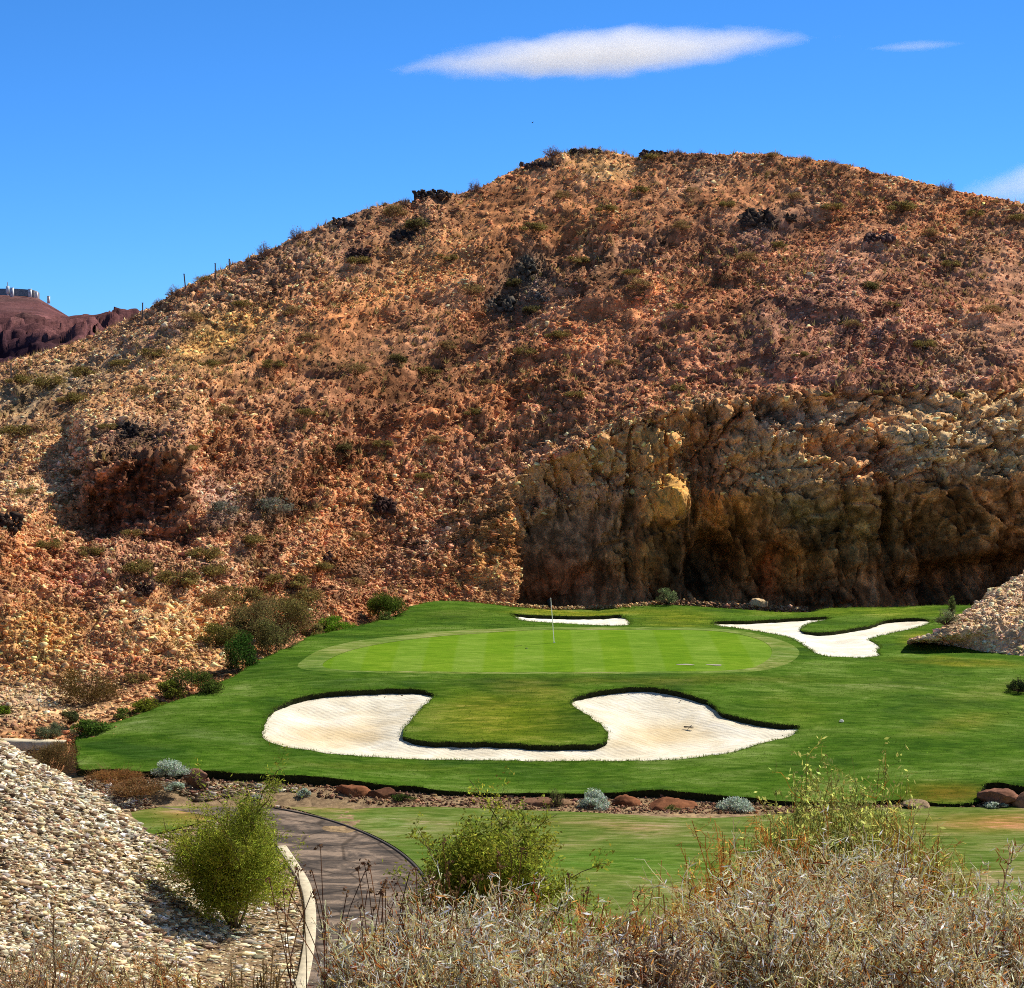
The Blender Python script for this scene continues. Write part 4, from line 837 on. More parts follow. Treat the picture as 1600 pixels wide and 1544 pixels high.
def shrub(name, R_, H, nleaf, leafL, leafW, lcol, scol, label=None, cat='shrub', group=None, stems=40, srad=.012, loc=(0, 0, 0), per=4, lobes=14, airy=False, lamt=.3, twigcol=None):
    root = empty(name, loc)
    st = grow(stems, R_ * .9, H * .9, 1.0, 5, .25, .3); tw = side_twigs(st, per, R_ * .35)
    V1, F1 = tubes(st, np.linspace(srad, srad * .45, 5)[None] * rng.uniform(.6, 1.2, (stems, 1))); V2, F2 = tubes(tw, np.linspace(srad * .4, srad * .2, 4)[None] * np.ones((len(tw), 1)))
    mesh_obj('stems', np.vstack([V1, V2]), np.vstack([F1, F2 + len(V1)]), M['twig'], root, cols=np.vstack([ccol(scol, stems, .2, .05, 15), ccol(twigcol or scol, len(tw), .2, .05, 12)]))
    if nleaf:
        if airy: i = rng.integers(0, len(tw), nleaf); k = rng.integers(1, 4, nleaf); c = tw[i, k] + rng.normal(0, .05 * R_, (nleaf, 3))
        else: c = clumpy(nleaf, R_, H, lobes)
        Vl, Fl = quads(c, leafL * rng.uniform(.6, 1.3, nleaf), leafW * rng.uniform(.6, 1.3, nleaf))
        mesh_obj('foliage', Vl, Fl, M['leaf'], root, cols=ccol(lcol, nleaf, lamt, .10, 4))
    return tag(root, label, cat, group)
def place(root, loc, rz=None, s=1.0, sz=None, label=None, cat='shrub', group=None):
    o = copy_tree(root); o.location = loc; o.rotation_euler = (0, 0, rng.uniform(0, 6.28) if rz is None else rz); o.scale = (s, s, sz or s); tag(o, label, cat, group); return o

# ---- hillside shrubs (prototypes are the first placed ones)
OL = (.25, .19, .06); GRY = (.16, .125, .085); DK = (.13, .11, .04); YG = (.13, .12, .028)
protos = {
 'olive': dict(R_=1.0, H=1.0, nleaf=1500, leafL=.13, leafW=.05, lcol=OL, scol=(.09, .06, .04)),
 'tan': dict(R_=1.0, H=.9, nleaf=1100, leafL=.14, leafW=.04, lcol=(.30, .20, .08), scol=(.18, .11, .06)),
 'bare': dict(R_=1.0, H=1.3, nleaf=260, leafL=.13, leafW=.04, lcol=(.26, .18, .11), scol=(.24, .15, .11), stems=44, srad=.03, per=6),
 'grey': dict(R_=1.0, H=1.0, nleaf=1500, leafL=.13, leafW=.05, lcol=(.20, .20, .15), scol=(.20, .17, .13)),
 'dark': dict(R_=1.0, H=.9, nleaf=1500, leafL=.13, leafW=.06, lcol=DK, scol=(.05, .04, .03)),
}
made = {}
def hill_shrub(kind, px, py, wpx, label=None, group=None, sheet=hill, hs=1.0, sink=.12):
    g = sheet.hit(px, py); s = wpx / 2 / F * g[1] * (1.2 if kind == 'bare' else 1.5)
    if kind not in made: made[kind] = shrub('desert_shrub', loc=(0, 0, -50), **protos[kind]); o = made[kind]
    else: o = copy_tree(made[kind])
    o.location = (g[0], g[1], g[2] - sink); o.rotation_euler = (0, 0, rng.uniform(0, 6.28)); o.scale = (s, s, s * hs * rng.uniform(.85, 1.15))
    return tag(o, label, 'shrub', group)
SK = [(273, 452, 26, 'bare', 1.1), (250, 470, 22, 'bare', .8), (208, 492, 18, 'bare', .9), (318, 434, 26, 'tan', .7), (392, 402, 20, 'bare', .8), (412, 394, 26, 'bare', 1.2), (466, 368, 26, 'bare', 1.1), (492, 356, 18, 'bare', .7), (375, 409, 14, 'bare', .9),
 (575, 325, 18, 'bare', .6), (633, 313, 16, 'bare', 1.0), (742, 293, 22, 'bare', 1.3), (728, 300, 14, 'bare', .7), (862, 242, 30, 'bare', .9), (914, 230, 16, 'bare', 1.1), (948, 231, 16, 'bare', .7), (1015, 240, 30, 'olive', .7), (1058, 234, 18, 'bare', .9), (1095, 234, 20, 'bare', 1.1),
 (1168, 238, 14, 'bare', .7), (1205, 240, 18, 'tan', .6), (1258, 246, 20, 'bare', .7), (1300, 253, 22, 'bare', .9), (1315, 257, 18, 'bare', .8), (1362, 268, 18, 'bare', .7), (1385, 273, 14, 'tan', .6), (1478, 293, 30, 'bare', .9), (1555, 309, 14, 'tan', .6), (1585, 316, 14, 'tan', .6)]
for k, (px, py, wd, kd, h_) in enumerate(SK):
    hill_shrub(kd, px, py + 2, wd, 'SKY', 'bare shrubs along the hill crest', hs=h_)['pxy'] = (float(px), float(py))
SH = [(835, 350, 36, 'olive'), (735, 445, 40, 'tan'), (650, 345, 40, 'dark'), (620, 325, 34, 'tan'), (560, 400, 30, 'olive'), (1170, 395, 34, 'tan'), (1135, 312, 24, 'olive'), (1300, 318, 30, 'olive'), (1410, 318, 38, 'olive'), (1525, 328, 24, 'olive'), (1590, 335, 26, 'olive'),
 (1490, 405, 26, 'olive'), (1395, 470, 24, 'olive'), (1360, 440, 26, 'dark'), (1218, 378, 22, 'olive'), (985, 420, 26, 'olive'), (1000, 440, 34, 'tan'), (905, 400, 30, 'olive'), (1060, 475, 20, 'olive'), (1160, 575, 26, 'tan'), (1250, 545, 26, 'olive'), (1330, 500, 26, 'tan'), (1445, 535, 30, 'olive'), (1550, 480, 30, 'tan'), (1500, 610, 26, 'olive'),
 (820, 545, 28, 'olive'), (870, 515, 34, 'olive'), (830, 480, 26, 'dark'), (670, 570, 34, 'olive'), (700, 535, 26, 'tan'), (620, 555, 30, 'dark'), (560, 575, 34, 'tan'), (480, 520, 30, 'tan'), (430, 560, 34, 'olive'), (460, 480, 30, 'tan'), (380, 470, 26, 'olive'), (300, 490, 34, 'tan'), (240, 545, 34, 'olive'), (190, 560, 30, 'olive'), (130, 575, 34, 'olive'), (75, 590, 40, 'olive'), (30, 585, 36, 'olive'), (110, 618, 40, 'olive'), (25, 665, 42, 'olive'),
 (170, 660, 26, 'olive'), (220, 605, 34, 'tan'), (330, 560, 30, 'olive'), (355, 640, 30, 'tan'), (480, 640, 26, 'olive'), (540, 700, 26, 'dark'), (600, 690, 28, 'olive'), (680, 680, 26, 'tan'), (740, 640, 26, 'olive'), (760, 590, 24, 'tan'), (900, 610, 26, 'olive'), (960, 560, 24, 'tan'), (1060, 600, 22, 'olive'), (390, 835, 40, 'olive'), (210, 830, 26, 'olive'), (300, 695, 24, 'olive'),
 (75, 845, 34, 'olive'), (140, 855, 34, 'olive'), (215, 885, 44, 'olive'), (320, 855, 46, 'olive'), (280, 895, 60, 'olive'), (330, 885, 50, 'olive'), (455, 905, 60, 'olive'), (380, 925, 60, 'olive'), (430, 945, 70, 'tan'), (475, 925, 50, 'olive'), (340, 930, 50, 'tan'), (500, 880, 40, 'olive'), (395, 975, 70, 'dark'), (460, 970, 50, 'tan'), (555, 905, 34, 'tan'), (215, 1055, 34, 'olive'), (560, 830, 30, 'tan'),
 (1070, 350, 26, 'tan'), (950, 320, 30, 'olive'), (880, 300, 26, 'tan'), (1000, 290, 24, 'olive'), (1080, 290, 20, 'tan'), (1240, 300, 24, 'tan'), (1450, 360, 24, 'tan'), (1290, 620, 16, 'olive'), (1370, 610, 14, 'olive'), (40, 760, 26, 'olive'), (120, 735, 22, 'tan'), (660, 740, 24, 'olive'), (800, 440, 24, 'dark'), (700, 395, 26, 'olive'), (430, 785, 52, 'grey'), (350, 785, 40, 'grey')]
for k, (px, py, wd, kd) in enumerate(SH):
    o = hill_shrub(kd, px, py + wd * .25, wd, 'HILL', 'shrubs scattered over the desert hillside', hs=.85); o['pxy'] = (float(px), float(py)); o['kd'] = kd; o['wd'] = wd

# dry grass tufts, uncountable
def tufts(name, pos, h, cols, label, blades=9):
    n = len(pos); N_ = n * blades; p0 = np.repeat(pos, blades, 0) + rng.normal(0, .05, (N_, 3)) * np.array([1, 1, 0]); hh = np.repeat(h, blades) * rng.uniform(.5, 1.1, N_)
    d = rng.normal(0, .5, (N_, 3)); d[:, 2] = 1; d /= np.linalg.norm(d, axis=1, keepdims=True)
    s = np.cross(d, rng.normal(size=(N_, 3))); s /= np.linalg.norm(s, axis=1, keepdims=True); wd = hh[:, None] * .07
    V = np.stack([p0 - s * wd, p0 + s * wd, p0 + d * hh[:, None]], 1).reshape(-1, 3)
    o = mesh_obj(name, V, np.arange(3 * N_).reshape(-1, 3), M['twigdry'], cols=np.repeat(np.repeat(cols, blades, 0), 3, 0)); tag(o, label, 'dry grass', kind='stuff'); return o
p, nn, c, i, j = sheet_samples(hill, 5200, notcl & (T > 2.2), hc, sm(fbm(G * .2, 3, 951), -.2, .4) + .15)
tufts('dry_grass', p, rng.uniform(.2, .55, len(p)), ccol((.30, .21, .09), len(p), .3, .08), 'sparse dry grass growing between the stones of the hillside')

# ---- rock outcrops (individual)
def outcrop(px, py, wpx, hpx, col, label, sheet=hill, seed=0, n=85, cat='rock outcrop', name='rock_outcrop'):
    g = sheet.hit(px, py + hpx * .35); k = g[1] / F; Vs, Fs = [], []; off = 0; r = np.random.default_rng(seed)
    for t in range(n):
        v, f_ = PROT1[t % len(PROT1)]; u = r.uniform(-1, 1); s = r.uniform(.07, .24) * math.sqrt(wpx * hpx) * k * r.uniform(.6, 1.5, 3)
        rot = rotmats(1)[0]; c_ = np.array([u * .48 * wpx * k, r.uniform(-.3, .9) * hpx * k, 0]); c_[2] = c_[1] * .62 + r.uniform(-.25, .55) * hpx * k * (1 - u * u) * .7
        Vs.append((v * s) @ rot.T + c_ + g); Fs.append(f_ + off); off += len(v)
    V = np.vstack(Vs)
    o = mesh_obj(name, V - g, np.vstack(Fs), M['rock'], cols=np.clip(np.array(col) * np.exp(.9 * fbm(V * 1.4, 3, 7)[:, None]), .01, .9)); o.location = g
    return tag(o, label, cat)
BK = (.085, .06, .045)
outcrop(1185, 338, 62, 30, BK, 'black jagged rock outcrop high on the right half of the hill', seed=1)
outcrop(1235, 338, 26, 14, BK, 'small black rock just right of the larger jagged outcrop', seed=2)
outcrop(680, 302, 60, 10, BK, 'dark jagged rocks breaking the left skyline of the hill', seed=3)
outcrop(535, 347, 44, 12, (.085, .06, .05), 'dark rock outcrop on the left ridge line below the skyline rocks', seed=4)
outcrop(655, 342, 34, 12, (.085, .06, .05), 'dark rocks just below the jagged rocks on the skyline', seed=5)
outcrop(628, 365, 40, 16, (.05, .042, .04), 'low dark rocks beneath two other dark outcrops on the left ridge', seed=6)
outcrop(842, 254, 60, 8, (.09, .06, .05), 'line of dark rocks on the ridge left of the hilltop', seed=7)
outcrop(915, 232, 50, 8, (.06, .045, .04), 'small dark rocks capping the hilltop', seed=8)
outcrop(1018, 238, 44, 9, (.07, .045, .045), 'purplish flat rocks on the crest right of the hilltop', seed=9)
outcrop(565, 395, 36, 16, (.08, .045, .04), 'dark reddish rock outcrop on the left flank of the hill', seed=10)
outcrop(820, 410, 40, 24, (.12, .105, .08), 'grey rock pile in the middle of the hillside', seed=11)
outcrop(778, 470, 46, 26, (.11, .095, .075), 'grey rocks below the middle rock pile of the hillside', seed=12)
outcrop(1380, 370, 46, 12, (.10, .065, .06), 'dull purple rocks right of the black jagged outcrop', seed=13)
outcrop(200, 668, 40, 20, (.045, .035, .03), 'dark rocks above the shaded outcrop on the left hillside', seed=14)
outcrop(590, 790, 44, 24, (.08, .045, .035), 'dark red rocks low on the hill left of the cliff', seed=16)
outcrop(15, 815, 44, 26, (.06, .04, .03), 'dark rocks on the left bank at the edge of the hillside', seed=17)
outcrop(225, 920, 30, 16, (.05, .03, .025), 'dark ledge on the orange bank below the shaded outcrop', seed=18)
outcrop(845, 460, 22, 14, (.12, .11, .10), 'small grey rock beside the middle rock pile', seed=19)
outcrop(508, 868, 26, 14, (.09, .05, .04), 'dark slab low on the slope above the gully shrubs', seed=20)

# ---- cliff-base rubble
n = 900; px = rng.uniform(1000, 1262, n); yb = np.interp(px, [1000, 1060, 1120, 1180, 1262], [944, 940, 944, 948, 951]); xy = P(px, yb, rng.uniform(150.2, 152.2, n))
zz = np.full(n, -.0) + .25 + .45 * np.exp(-((px - 1170) / 70) ** 2) * rng.uniform(0, 1, n) - .1
xy[:, 2] = np.minimum(P(px, yb + rng.uniform(-3, 6, n), xy[:, 1])[:, 2], .9)
rocks('rubble', xy, rsz(n, .06, .24), varycol(np.broadcast_to(np.array([.48, .30, .16]), (n, 3)), .4, .12), 'orange and tan rubble heaped between the back lawn and the cliff')
n = 1500; px = rng.uniform(640, 1010, n); k = np.interp(px, [640, 690, 740, 800, 870, 930, 1010], [948, 936, 938, 945, 950, 949, 944]); xy = P(px, k + rng.uniform(-2, 3, n), rng.uniform(149.3, 151, n))
rocks('rubble', xy, rsz(n, .05, .16), varycol(np.broadcast_to(np.array([.55, .36, .17]), (n, 3)), .4, .12), 'strip of pale broken stones along the back edge of the lawn')
# lit ground under rubble
n = 60; px = np.linspace(600, 1500, n)
def bedlift(g): return float(np.interp(g[0], BEDX, BEDH) * .8 * sm(g[1], 102.3, 104.8) * (g[1] < 107))
def boulder(px, py, Y, wpx, hpx, col, label, seed, name='boulder', cat='boulder', group=None, rough=.12):
    g = P(px, py + hpx * .35, Y); k = Y / F; g[2] += bedlift(g)
    import bmesh
    bm = bmesh.new(); bmesh.ops.create_icosphere(bm, subdivisions=4, radius=1.0); V = np.array([q_.co[:] for q_ in bm.verts]); Fc = np.array([[q_.index for q_ in f__.verts] for f__ in bm.faces]); bm.free()
    r = np.random.default_rng(seed)
    for _ in range(9):
        nrm = r.normal(size=3); nrm /= np.linalg.norm(nrm); d = r.uniform(.55, .85); e = V @ nrm - d; V = V - np.maximum(e, 0)[:, None] * nrm
    V = V * (1 + rough * fbm(V * 2.5 + seed, 4, seed)[:, None] + rough * .8 * fbm(V * 7 + seed, 3, seed, .6, True)[:, None])
    V = V * np.array([wpx * .55, wpx * .45, hpx * .62]) * k
    cc_ = np.clip(np.array(col) * (1 + .45 * fbm(V * 3 + seed, 4, 5)[:, None]), .01, .9)
    o = mesh_obj(name, V, Fc, M['rock'], cols=cc_); o.location = g; return tag(o, label, cat, group)
boulder(1186, 937, 150.3, 26, 15, (.62, .46, .26), 'pale tan boulder on the rubble at the foot of the cliff', 3)
RD = (.24, .10, .05)
BG = 'red brown boulders in the planting bed'
boulder(551, 1239, 104.6, 52, 26, RD, 'rounded red brown boulder left of its twin beneath the turf edge', 1, group=BG)
boulder(600, 1242, 104.3, 46, 22, (.13, .06, .035), 'rounded red brown boulder right of its twin beneath the turf edge', 2, group=BG)
boulder(838, 1253, 103.6, 58, 26, (.24, .13, .08), 'wide tan red boulder right of the green tree crown in the planting bed', 4, group=BG)
boulder(880, 1255, 103.6, 34, 16, (.28, .17, .10), 'small tan boulder just left of the round silver bush', 8, group=BG)
boulder(978, 1254, 103.5, 46, 36, RD, 'tall red brown boulder touching the right side of the round silver bush', 5, group=BG)
boulder(1045, 1252, 103.2, 84, 34, (.24, .10, .05), 'widest red orange boulder in the planting bed', 6, group=BG)
boulder(1075, 1274, 102.0, 20, 9, (.12, .07, .05), 'small dark stone on the turf border below the widest red boulder', 7, group=BG)
boulder(1430, 1254, 102.8, 42, 16, (.38, .27, .17), 'low tan boulder behind the wispy tall shrub', 9, group=BG)
boulder(1560, 1240, 103.3, 60, 26, (.24, .12, .08), 'broad reddish boulder in the bed by the right picture edge', 10, group=BG)
boulder(1600, 1243, 103.0, 40, 26, (.30, .17, .11), 'lighter reddish boulder at the very right end of the bed', 11, group=BG)
boulder(305, 1222, 105.5, 36, 26, (.22, .12, .08), 'brown boulder right of the large silver bush', 12, group=BG)
boulder(312, 1232, 104.8, 24, 16, (.12, .07, .05), 'small dark boulder between the silver bush and the green tree', 13, group=BG)
# mulch / small stones in bed
n = 9000; px = rng.uniform(125, 1640, n); lo = np.interp(px, [q_[0] for q_ in bedl], [q_[1] for q_ in bedl]); Yb = rng.uniform(101.5, 106.8, n)
xb = P(px, np.full(n, 1245.), Yb)[:, 0]; m = ~inside(ln, xb, Yb) & ~inside(lt, xb, Yb) & ~inside(pa, xb, Yb); xb, Yb = xb[m], Yb[m]
rocks('bed_stones', np.c_[xb, Yb, VZ(xb, Yb) + .02], rsz(m.sum(), .04, .16), varycol(np.broadcast_to(np.array([.26, .15, .09]), (m.sum(), 3)), .45, .1), 'reddish mulch and stones filling the bed below the turf edge')

# ---- bushes around the lawn, each its own
def bush(px, pyb, Y, wpx, hpx, label, lcol, n=5200, L=.10, W=.045, group='bushes along the gully beside the lawn', scol=(.08, .055, .035), stems=50, name='bush', lobes=12, lamt=.32, per=5, srad=.014):
    k = Y / F; g = P(px, pyb, Y); g[2] += bedlift(g) if name == 'silver_bush' else 0
    return shrub(name, wpx * .5 * k, hpx * k, n, L, W, lcol, scol, label, 'bush', group, stems, srad, g, per, lobes, lamt=lamt)
bush(455, 985, 133.5, 110, 62, 'olive brown thicket above the deep green bush of the gully', (.20, .16, .05), 6000, lobes=18)
bush(345, 1012, 129, 84, 46, 'olive bush between the wide brown bush and the deep green one', (.17, .16, .04), 4200, lobes=12)
bush(490, 1000, 135, 46, 30, 'small straw green bush against the upper left lawn edge', (.26, .24, .07), 2400, lobes=8)
bush(262, 1092, 117.6, 60, 34, 'yellow green bush on the tan floor left of the lawn edge', (.24, .26, .04), 3000, lobes=9)
bush(200, 1128, 115.2, 62, 26, 'low green bush between the yellow mat and the lawn corner', (.12, .17, .03), 3000, lobes=9)
bush(135, 1112, 120, 125, 88, 'wide brown olive bush standing on the tan gully floor', (.15, .10, .03), 9000, .09, .03, lobes=22, scol=(.10, .05, .03))
bush(305, 1100, 118.3, 122, 62, 'dark green bush at the left edge of the lawn, below the rounder one', (.09, .12, .022), 7000, lobes=9)
bush(235, 1118, 116, 80, 26, 'low yellow green mat of foliage at the lawn edge', (.17, .19, .02), 4200, lobes=12)
bush(378, 1056, 123.6, 84, 74, 'deep green leafy bush beside the upper left lawn edge', (.05, .11, .018), 7500, lobes=9)
bush(430, 1030, 127.6, 84, 80, 'greenish brown bush right of the deep green one in the gully', (.16, .15, .05), 6000, lobes=12)
bush(400, 1000, 132, 130, 74, 'pale grey brown bush behind the deep green one', (.20, .16, .06), 6500, lobes=14)
bush(528, 993, 137.3, 84, 32, 'bright green low hedge-like bush on the lawn corner', (.14, .27, .02), 5200, lobes=10)
bush(602, 974, 142.8, 80, 62, 'dark green rounded bush standing above the back left lawn', (.09, .13, .018), 8000, lobes=12)
bush(602, 978, 141.5, 38, 24, 'small pale green bush in front of the dark rounded one', (.16, .21, .05), 2200)
bush(76, 1154, 111.5, 60, 30, 'grey green feathery bush near the low wall', (.16, .19, .10), 3600, .09, .02)
bush(145, 1148, 112.8, 76, 28, 'green bush at the lower left corner of the lawn', (.11, .19, .03), 4600)
bush(110, 1132, 114, 34, 26, 'small dull green bush between the feathery bush and the lawn corner', (.12, .14, .05), 2000)
bush(84, 1212, 105.4, 104, 64, 'dark brown twiggy bush by the left end of the lawn mound', (.19, .13, .05), 9000, .09, .02, scol=(.10, .06, .03))
bush(4, 1122, 117, 34, 24, 'bright green bush at the left picture edge', (.15, .22, .02), 2000)
bush(1042, 944, 150.2, 46, 30, 'loose light green bush in front of the cliff foot', (.20, .26, .11), 1600, .12, .025, group=None, lobes=9)
bush(1487, 962, 131.5, 16, 34, 'slim upright green plant on the tip of the right spur', (.13, .17, .05), 1300, .09, .02, group=None)
bush(1478, 976, 130, 46, 26, 'grey green low plant at the foot of the slim upright plant', (.22, .24, .12), 1800, .09, .02, group=None)
_q = cast([(1592, 1080)])[0]
bush(1592, 1080, float(_q[1]), 50, 22, 'added dark shrub in place of a cast shadow at the right lawn edge', (.02, .035, .012), 1500, .10, .03, group=None)  # added shrub, dark foliage drawn where a shadow falls on the lawn
bush(180, 1222, 105.6, 110, 22, 'rusty orange dry grass clump under the left turf edge', (.30, .15, .05), 5200, .14, .018, group=None, scol=(.30, .17, .07), lobes=16)
bush(220, 1240, 103.6, 100, 26, 'rusty dry grass clump in front of the other, by the stone bank', (.27, .15, .06), 4600, .14, .018, group=None, scol=(.30, .17, .07), lobes=16)
SV = (.50, .58, .46); SG = 'silver leaved bushes in the planting bed'
def silver(px, pyb, Y, w_, h_, label, n=2600): return bush(px, pyb, Y, w_, h_, label, SV, n, .07, .045, SG, (.16, .15, .12), 30, 'silver_bush', 12, .28)
silver(268, 1228, 104.8, 74, 32, 'large silver bush in the bed left of the green tree', 3200)
silver(272, 1243, 103.8, 40, 14, 'low silver bush in front of the large silver bush', 1400)
silver(476, 1252, 103.9, 26, 13, 'tiny silver bush right of the green tree by the path', 900)
silver(928, 1271, 102.9, 66, 38, 'round bright silver bush between tan and red boulders', 3600)
silver(1012, 1277, 102.3, 50, 12, 'flat silver plant below the tall red boulder', 1300)
silver(970, 1274, 102.6, 24, 10, 'tiny silver plant beside the round bright silver bush', 600)
silver(1150, 1277, 102.3, 76, 32, 'silver bush at the right end of the red boulders', 3200)
silver(1556, 1263, 102.7, 44, 14, 'low silver plant in front of the reddish boulder on the right', 1400)
silver(400, 1256, 103.6, 22, 9, 'tiny silver plant half hidden behind the green tree', 500)
bush(1050, 1272, 102.5, 40, 14, 'yellow green low plant below the widest red boulder', (.16, .19, .05), 1500, .07, .03, group=None)
bush(630, 1252, 103.9, 46, 12, 'low green plant right of the twin boulders', (.07, .12, .02), 1300, .07, .03, group=None)
bush(870, 1262, 103.0, 30, 34, 'thin grassy plant left of the round silver bush', (.16, .18, .06), 500, .16, .012, group=None, stems=40)

# ---- trees in the middle distance
def tree(name, px, pyb, Y, wpx, hpx, label, lcol, nleaf, L, W, trunks=7, sticks=None, cat='tree', lobes=26, bot=.12, scol=(.16, .12, .06)):
    k = Y / F; Rr, H = wpx * .5 * k, hpx * k; g = P(px, pyb, Y); root = empty(name, g)
    tr = grow(trunks, Rr * .7, H * .95, .75, 8, .35, .4, .12, .7); tw = side_twigs(tr, 16, Rr * .75, 5, .5, .18, .5); t2 = side_twigs(tw, 5, Rr * .3, 4, .5, .2, .3)
    r0 = .018 * H
    V1, F1 = tubes(tr, np.linspace(r0, r0 * .25, 8)[None] * rng.uniform(.6, 1.1, (trunks, 1)), 6); V2, F2 = tubes(tw, np.linspace(r0 * .35, r0 * .12, 5)[None] * np.ones((len(tw), 1)), 4); V3, F3 = tubes(t2, np.linspace(r0 * .12, r0 * .06, 4)[None] * np.ones((len(t2), 1)), 3)
    mesh_obj('trunk', V1, F1, M['twig'], root, cols=ccol(scol, trunks, .15, .05, 48))
    mesh_obj('branches', np.vstack([V2, V3]), np.vstack([F2, F3 + len(V2)]), M['twig'], root, cols=np.vstack([ccol(scol, len(tw), .2, .05, 20), ccol((.16, .17, .05), len(t2), .2, .05, 12)]))
    a_ = int(nleaf * .62); i = rng.integers(0, len(t2), a_); kk = rng.integers(0, 4, a_); c1 = t2[i, kk] + rng.normal(0, .05 * Rr, (a_, 3))
    c2 = clumpy(nleaf - a_, Rr, H, lobes); c = np.vstack([c1, c2]); c = c[c[:, 2] > H * bot * rng.uniform(.2, 1.2, len(c))]; m = len(c)
    cl_ = fbm(c * (1.6 / Rr), 3, 77)[:, None]
    Vl, Fl = quads(c, L * rng.uniform(.6, 1.3, m), W * rng.uniform(.6, 1.3, m)); cc_ = np.clip(ccol(lcol, m, .3, .08) * (1 + .5 * cl_ * np.array([1.2, 1, .8])), .004, .9)
    mesh_obj('foliage', Vl, Fl, M['leaf'], root, cols=np.repeat(cc_, 4, 0)); return tag(root, label, cat)
tree('green_tree', 368, 1452, 81.5, 212, 205, 'feathery green tree on the stone bank beside the cart path', (.33, .37, .045), 60000, .12, .032, 9, lobes=34, bot=.16)
tree('green_tree', 758, 1475, 31, 225, 212, 'small leafy green tree rising behind the dry brush in the middle', (.30, .33, .04), 34000, .060, .024, 9, lobes=24, bot=.1)

# ---------------------------------------------------------------- near dry brush
def brush(px, py_top, Y, wpx, label, n=420, per=6, leaf=5000, lcol=(1.0, .88, .62), tip=(.52, .43, .31), low=(.20, .10, .05), R2=None, upright=False, L=.034, W=.0052, r=.0042, fl=None, tlen=.3, group='dry brush in front of the camera', name='dry_brush', H=None, spread=1.0, wob=.45):
    n = int(n * (1.35 if upright else 2.0)); leaf = int(leaf * (1.9 if upright else 2.6)); k = Y / F; x = (px - 800) / F * Y; zg = float(bz(Y)); H = H or (16.1 - (py_top - 520) / F * Y - zg); R_ = wpx * .5 * k
    root = empty(name, (x, Y, zg))
    if upright:
        st = grow(n, R_, H * .98, .55, 7, .18, .2, .5, .45); st[..., :2] *= np.linspace(.8, 1.0, 7)[None, :, None]
    else: st = grow(n, R_, H * .98, spread, 7, wob, .5, .25, .86)
    tw = side_twigs(st, per, (tlen if upright else .17) * R_, 5, .8, .45 if upright else .78, .35); t2 = side_twigs(tw, 2, tlen * .4 * R_, 3, .3, .3, .2)
    V1, F1 = tubes(st, np.linspace(r * 1.2, r * .6, 7)[None] * rng.uniform(.6, 1.3, (n, 1))); V2, F2 = tubes(tw, np.linspace(r * .55, r * .3, 5)[None] * rng.uniform(.7, 1.3, (len(tw), 1))); V3, F3 = tubes(t2, np.linspace(r * .35, r * .25, 3)[None] * np.ones((len(t2), 1)))
    g_ = np.repeat(np.linspace(0, 1, 7)[None, :, None], n, 0) ** 1.2; g_ = g_ if upright else g_ ** 2.5; c1 = np.array(low) * (1 - g_) + np.array(tip) * g_; c1 = c1 * np.exp(rng.normal(0, .25, (n, 1, 1)))  # stems darker at the base, partly to deepen shade inside the mounds
    c1 = np.repeat(c1, 3, 1).reshape(-1, 3)
    pick = rng.uniform(0, 1, (len(tw), 1)) < .68; c2 = np.where(pick, np.array(tip) * 1.1, np.where(rng.uniform(0, 1, (len(tw), 1)) < .5, np.array(low) * 1.7, np.array([.62, .28, .07]))) * np.exp(rng.normal(0, .3, (len(tw), 1)))
    mesh_obj('stems', V1, F1, M['twigdry'], root, cols=np.clip(c1, .01, .9))
    mesh_obj('twigs', np.vstack([V2, V3]), np.vstack([F2, F3 + len(V2)]), M['twigdry'], root, cols=np.clip(np.vstack([np.repeat(c2, 15, 0), ccol(tip, len(t2), .35, .08, 9)]), .01, .9))
    if leaf:
        i = rng.integers(0, len(tw), leaf); kk = rng.integers(2, 5, leaf); c = tw[i, kk] + rng.normal(0, .012, (leaf, 3))
        Vl, Fl = quads(c, L * rng.uniform(.5, 1.5, leaf), W * rng.uniform(.5, 1.5, leaf)); u_ = rng.uniform(0, 1, (leaf, 1)); lc_ = ccol(lcol, leaf, .35, .07)
        if not upright: lc_ = np.where(u_ < .60, lc_, np.where(u_ < .86, ccol((.72, .34, .09), leaf, .35, .1), ccol((.34, .11, .03), leaf, .3, .1)))
        mesh_obj('foliage', Vl, Fl, M['leaf'], root, cols=np.repeat(lc_, 4, 0))
    if fl:
        m_, hh, col_ = fl; a_ = rng.uniform(-1, 1, (m_, 2)) * R_ * .9; base = np.c_[a_, np.full(m_, H * .55)]; top = base + np.c_[rng.normal(0, .07, (m_, 2)), H * .45 + rng.uniform(.2, 1, m_) * hh]
        t = np.linspace(0, 1, 6)[None, :, None]; pp = base[:, None] * (1 - t) + top[:, None] * t; pp[..., :2] += np.sin(t[..., 0] * 3)[..., None] * rng.normal(0, .03, (m_, 1, 2))
        Va, Fa = tubes(pp, np.full((m_, 6), r * .45)); sh = np.repeat(top, 9, 0) + rng.normal(0, .007, (m_ * 9, 3)); Vb, Fb = quads(sh, .016, .009)
        mesh_obj('seed_stalks', np.vstack([Va, Vb]), np.vstack([Fa, Fb + len(Va)]), M['twigdry'], root, cols=np.vstack([ccol(col_, m_, .25, .06, 18), ccol(tuple(c_ * .6 for c_ in col_), len(sh), .3, .06, 4)]))
    return tag(root, label, 'bush', group)
WH = (1.0, .82, .50); RDB = (.20, .055, .02); OC = (.80, .44, .10)
brush(1300, 1368, 10.4, 560, 'largest pale twiggy mound of dry brush on the right', 620, 7, 9000, tip=WH, low=RDB)
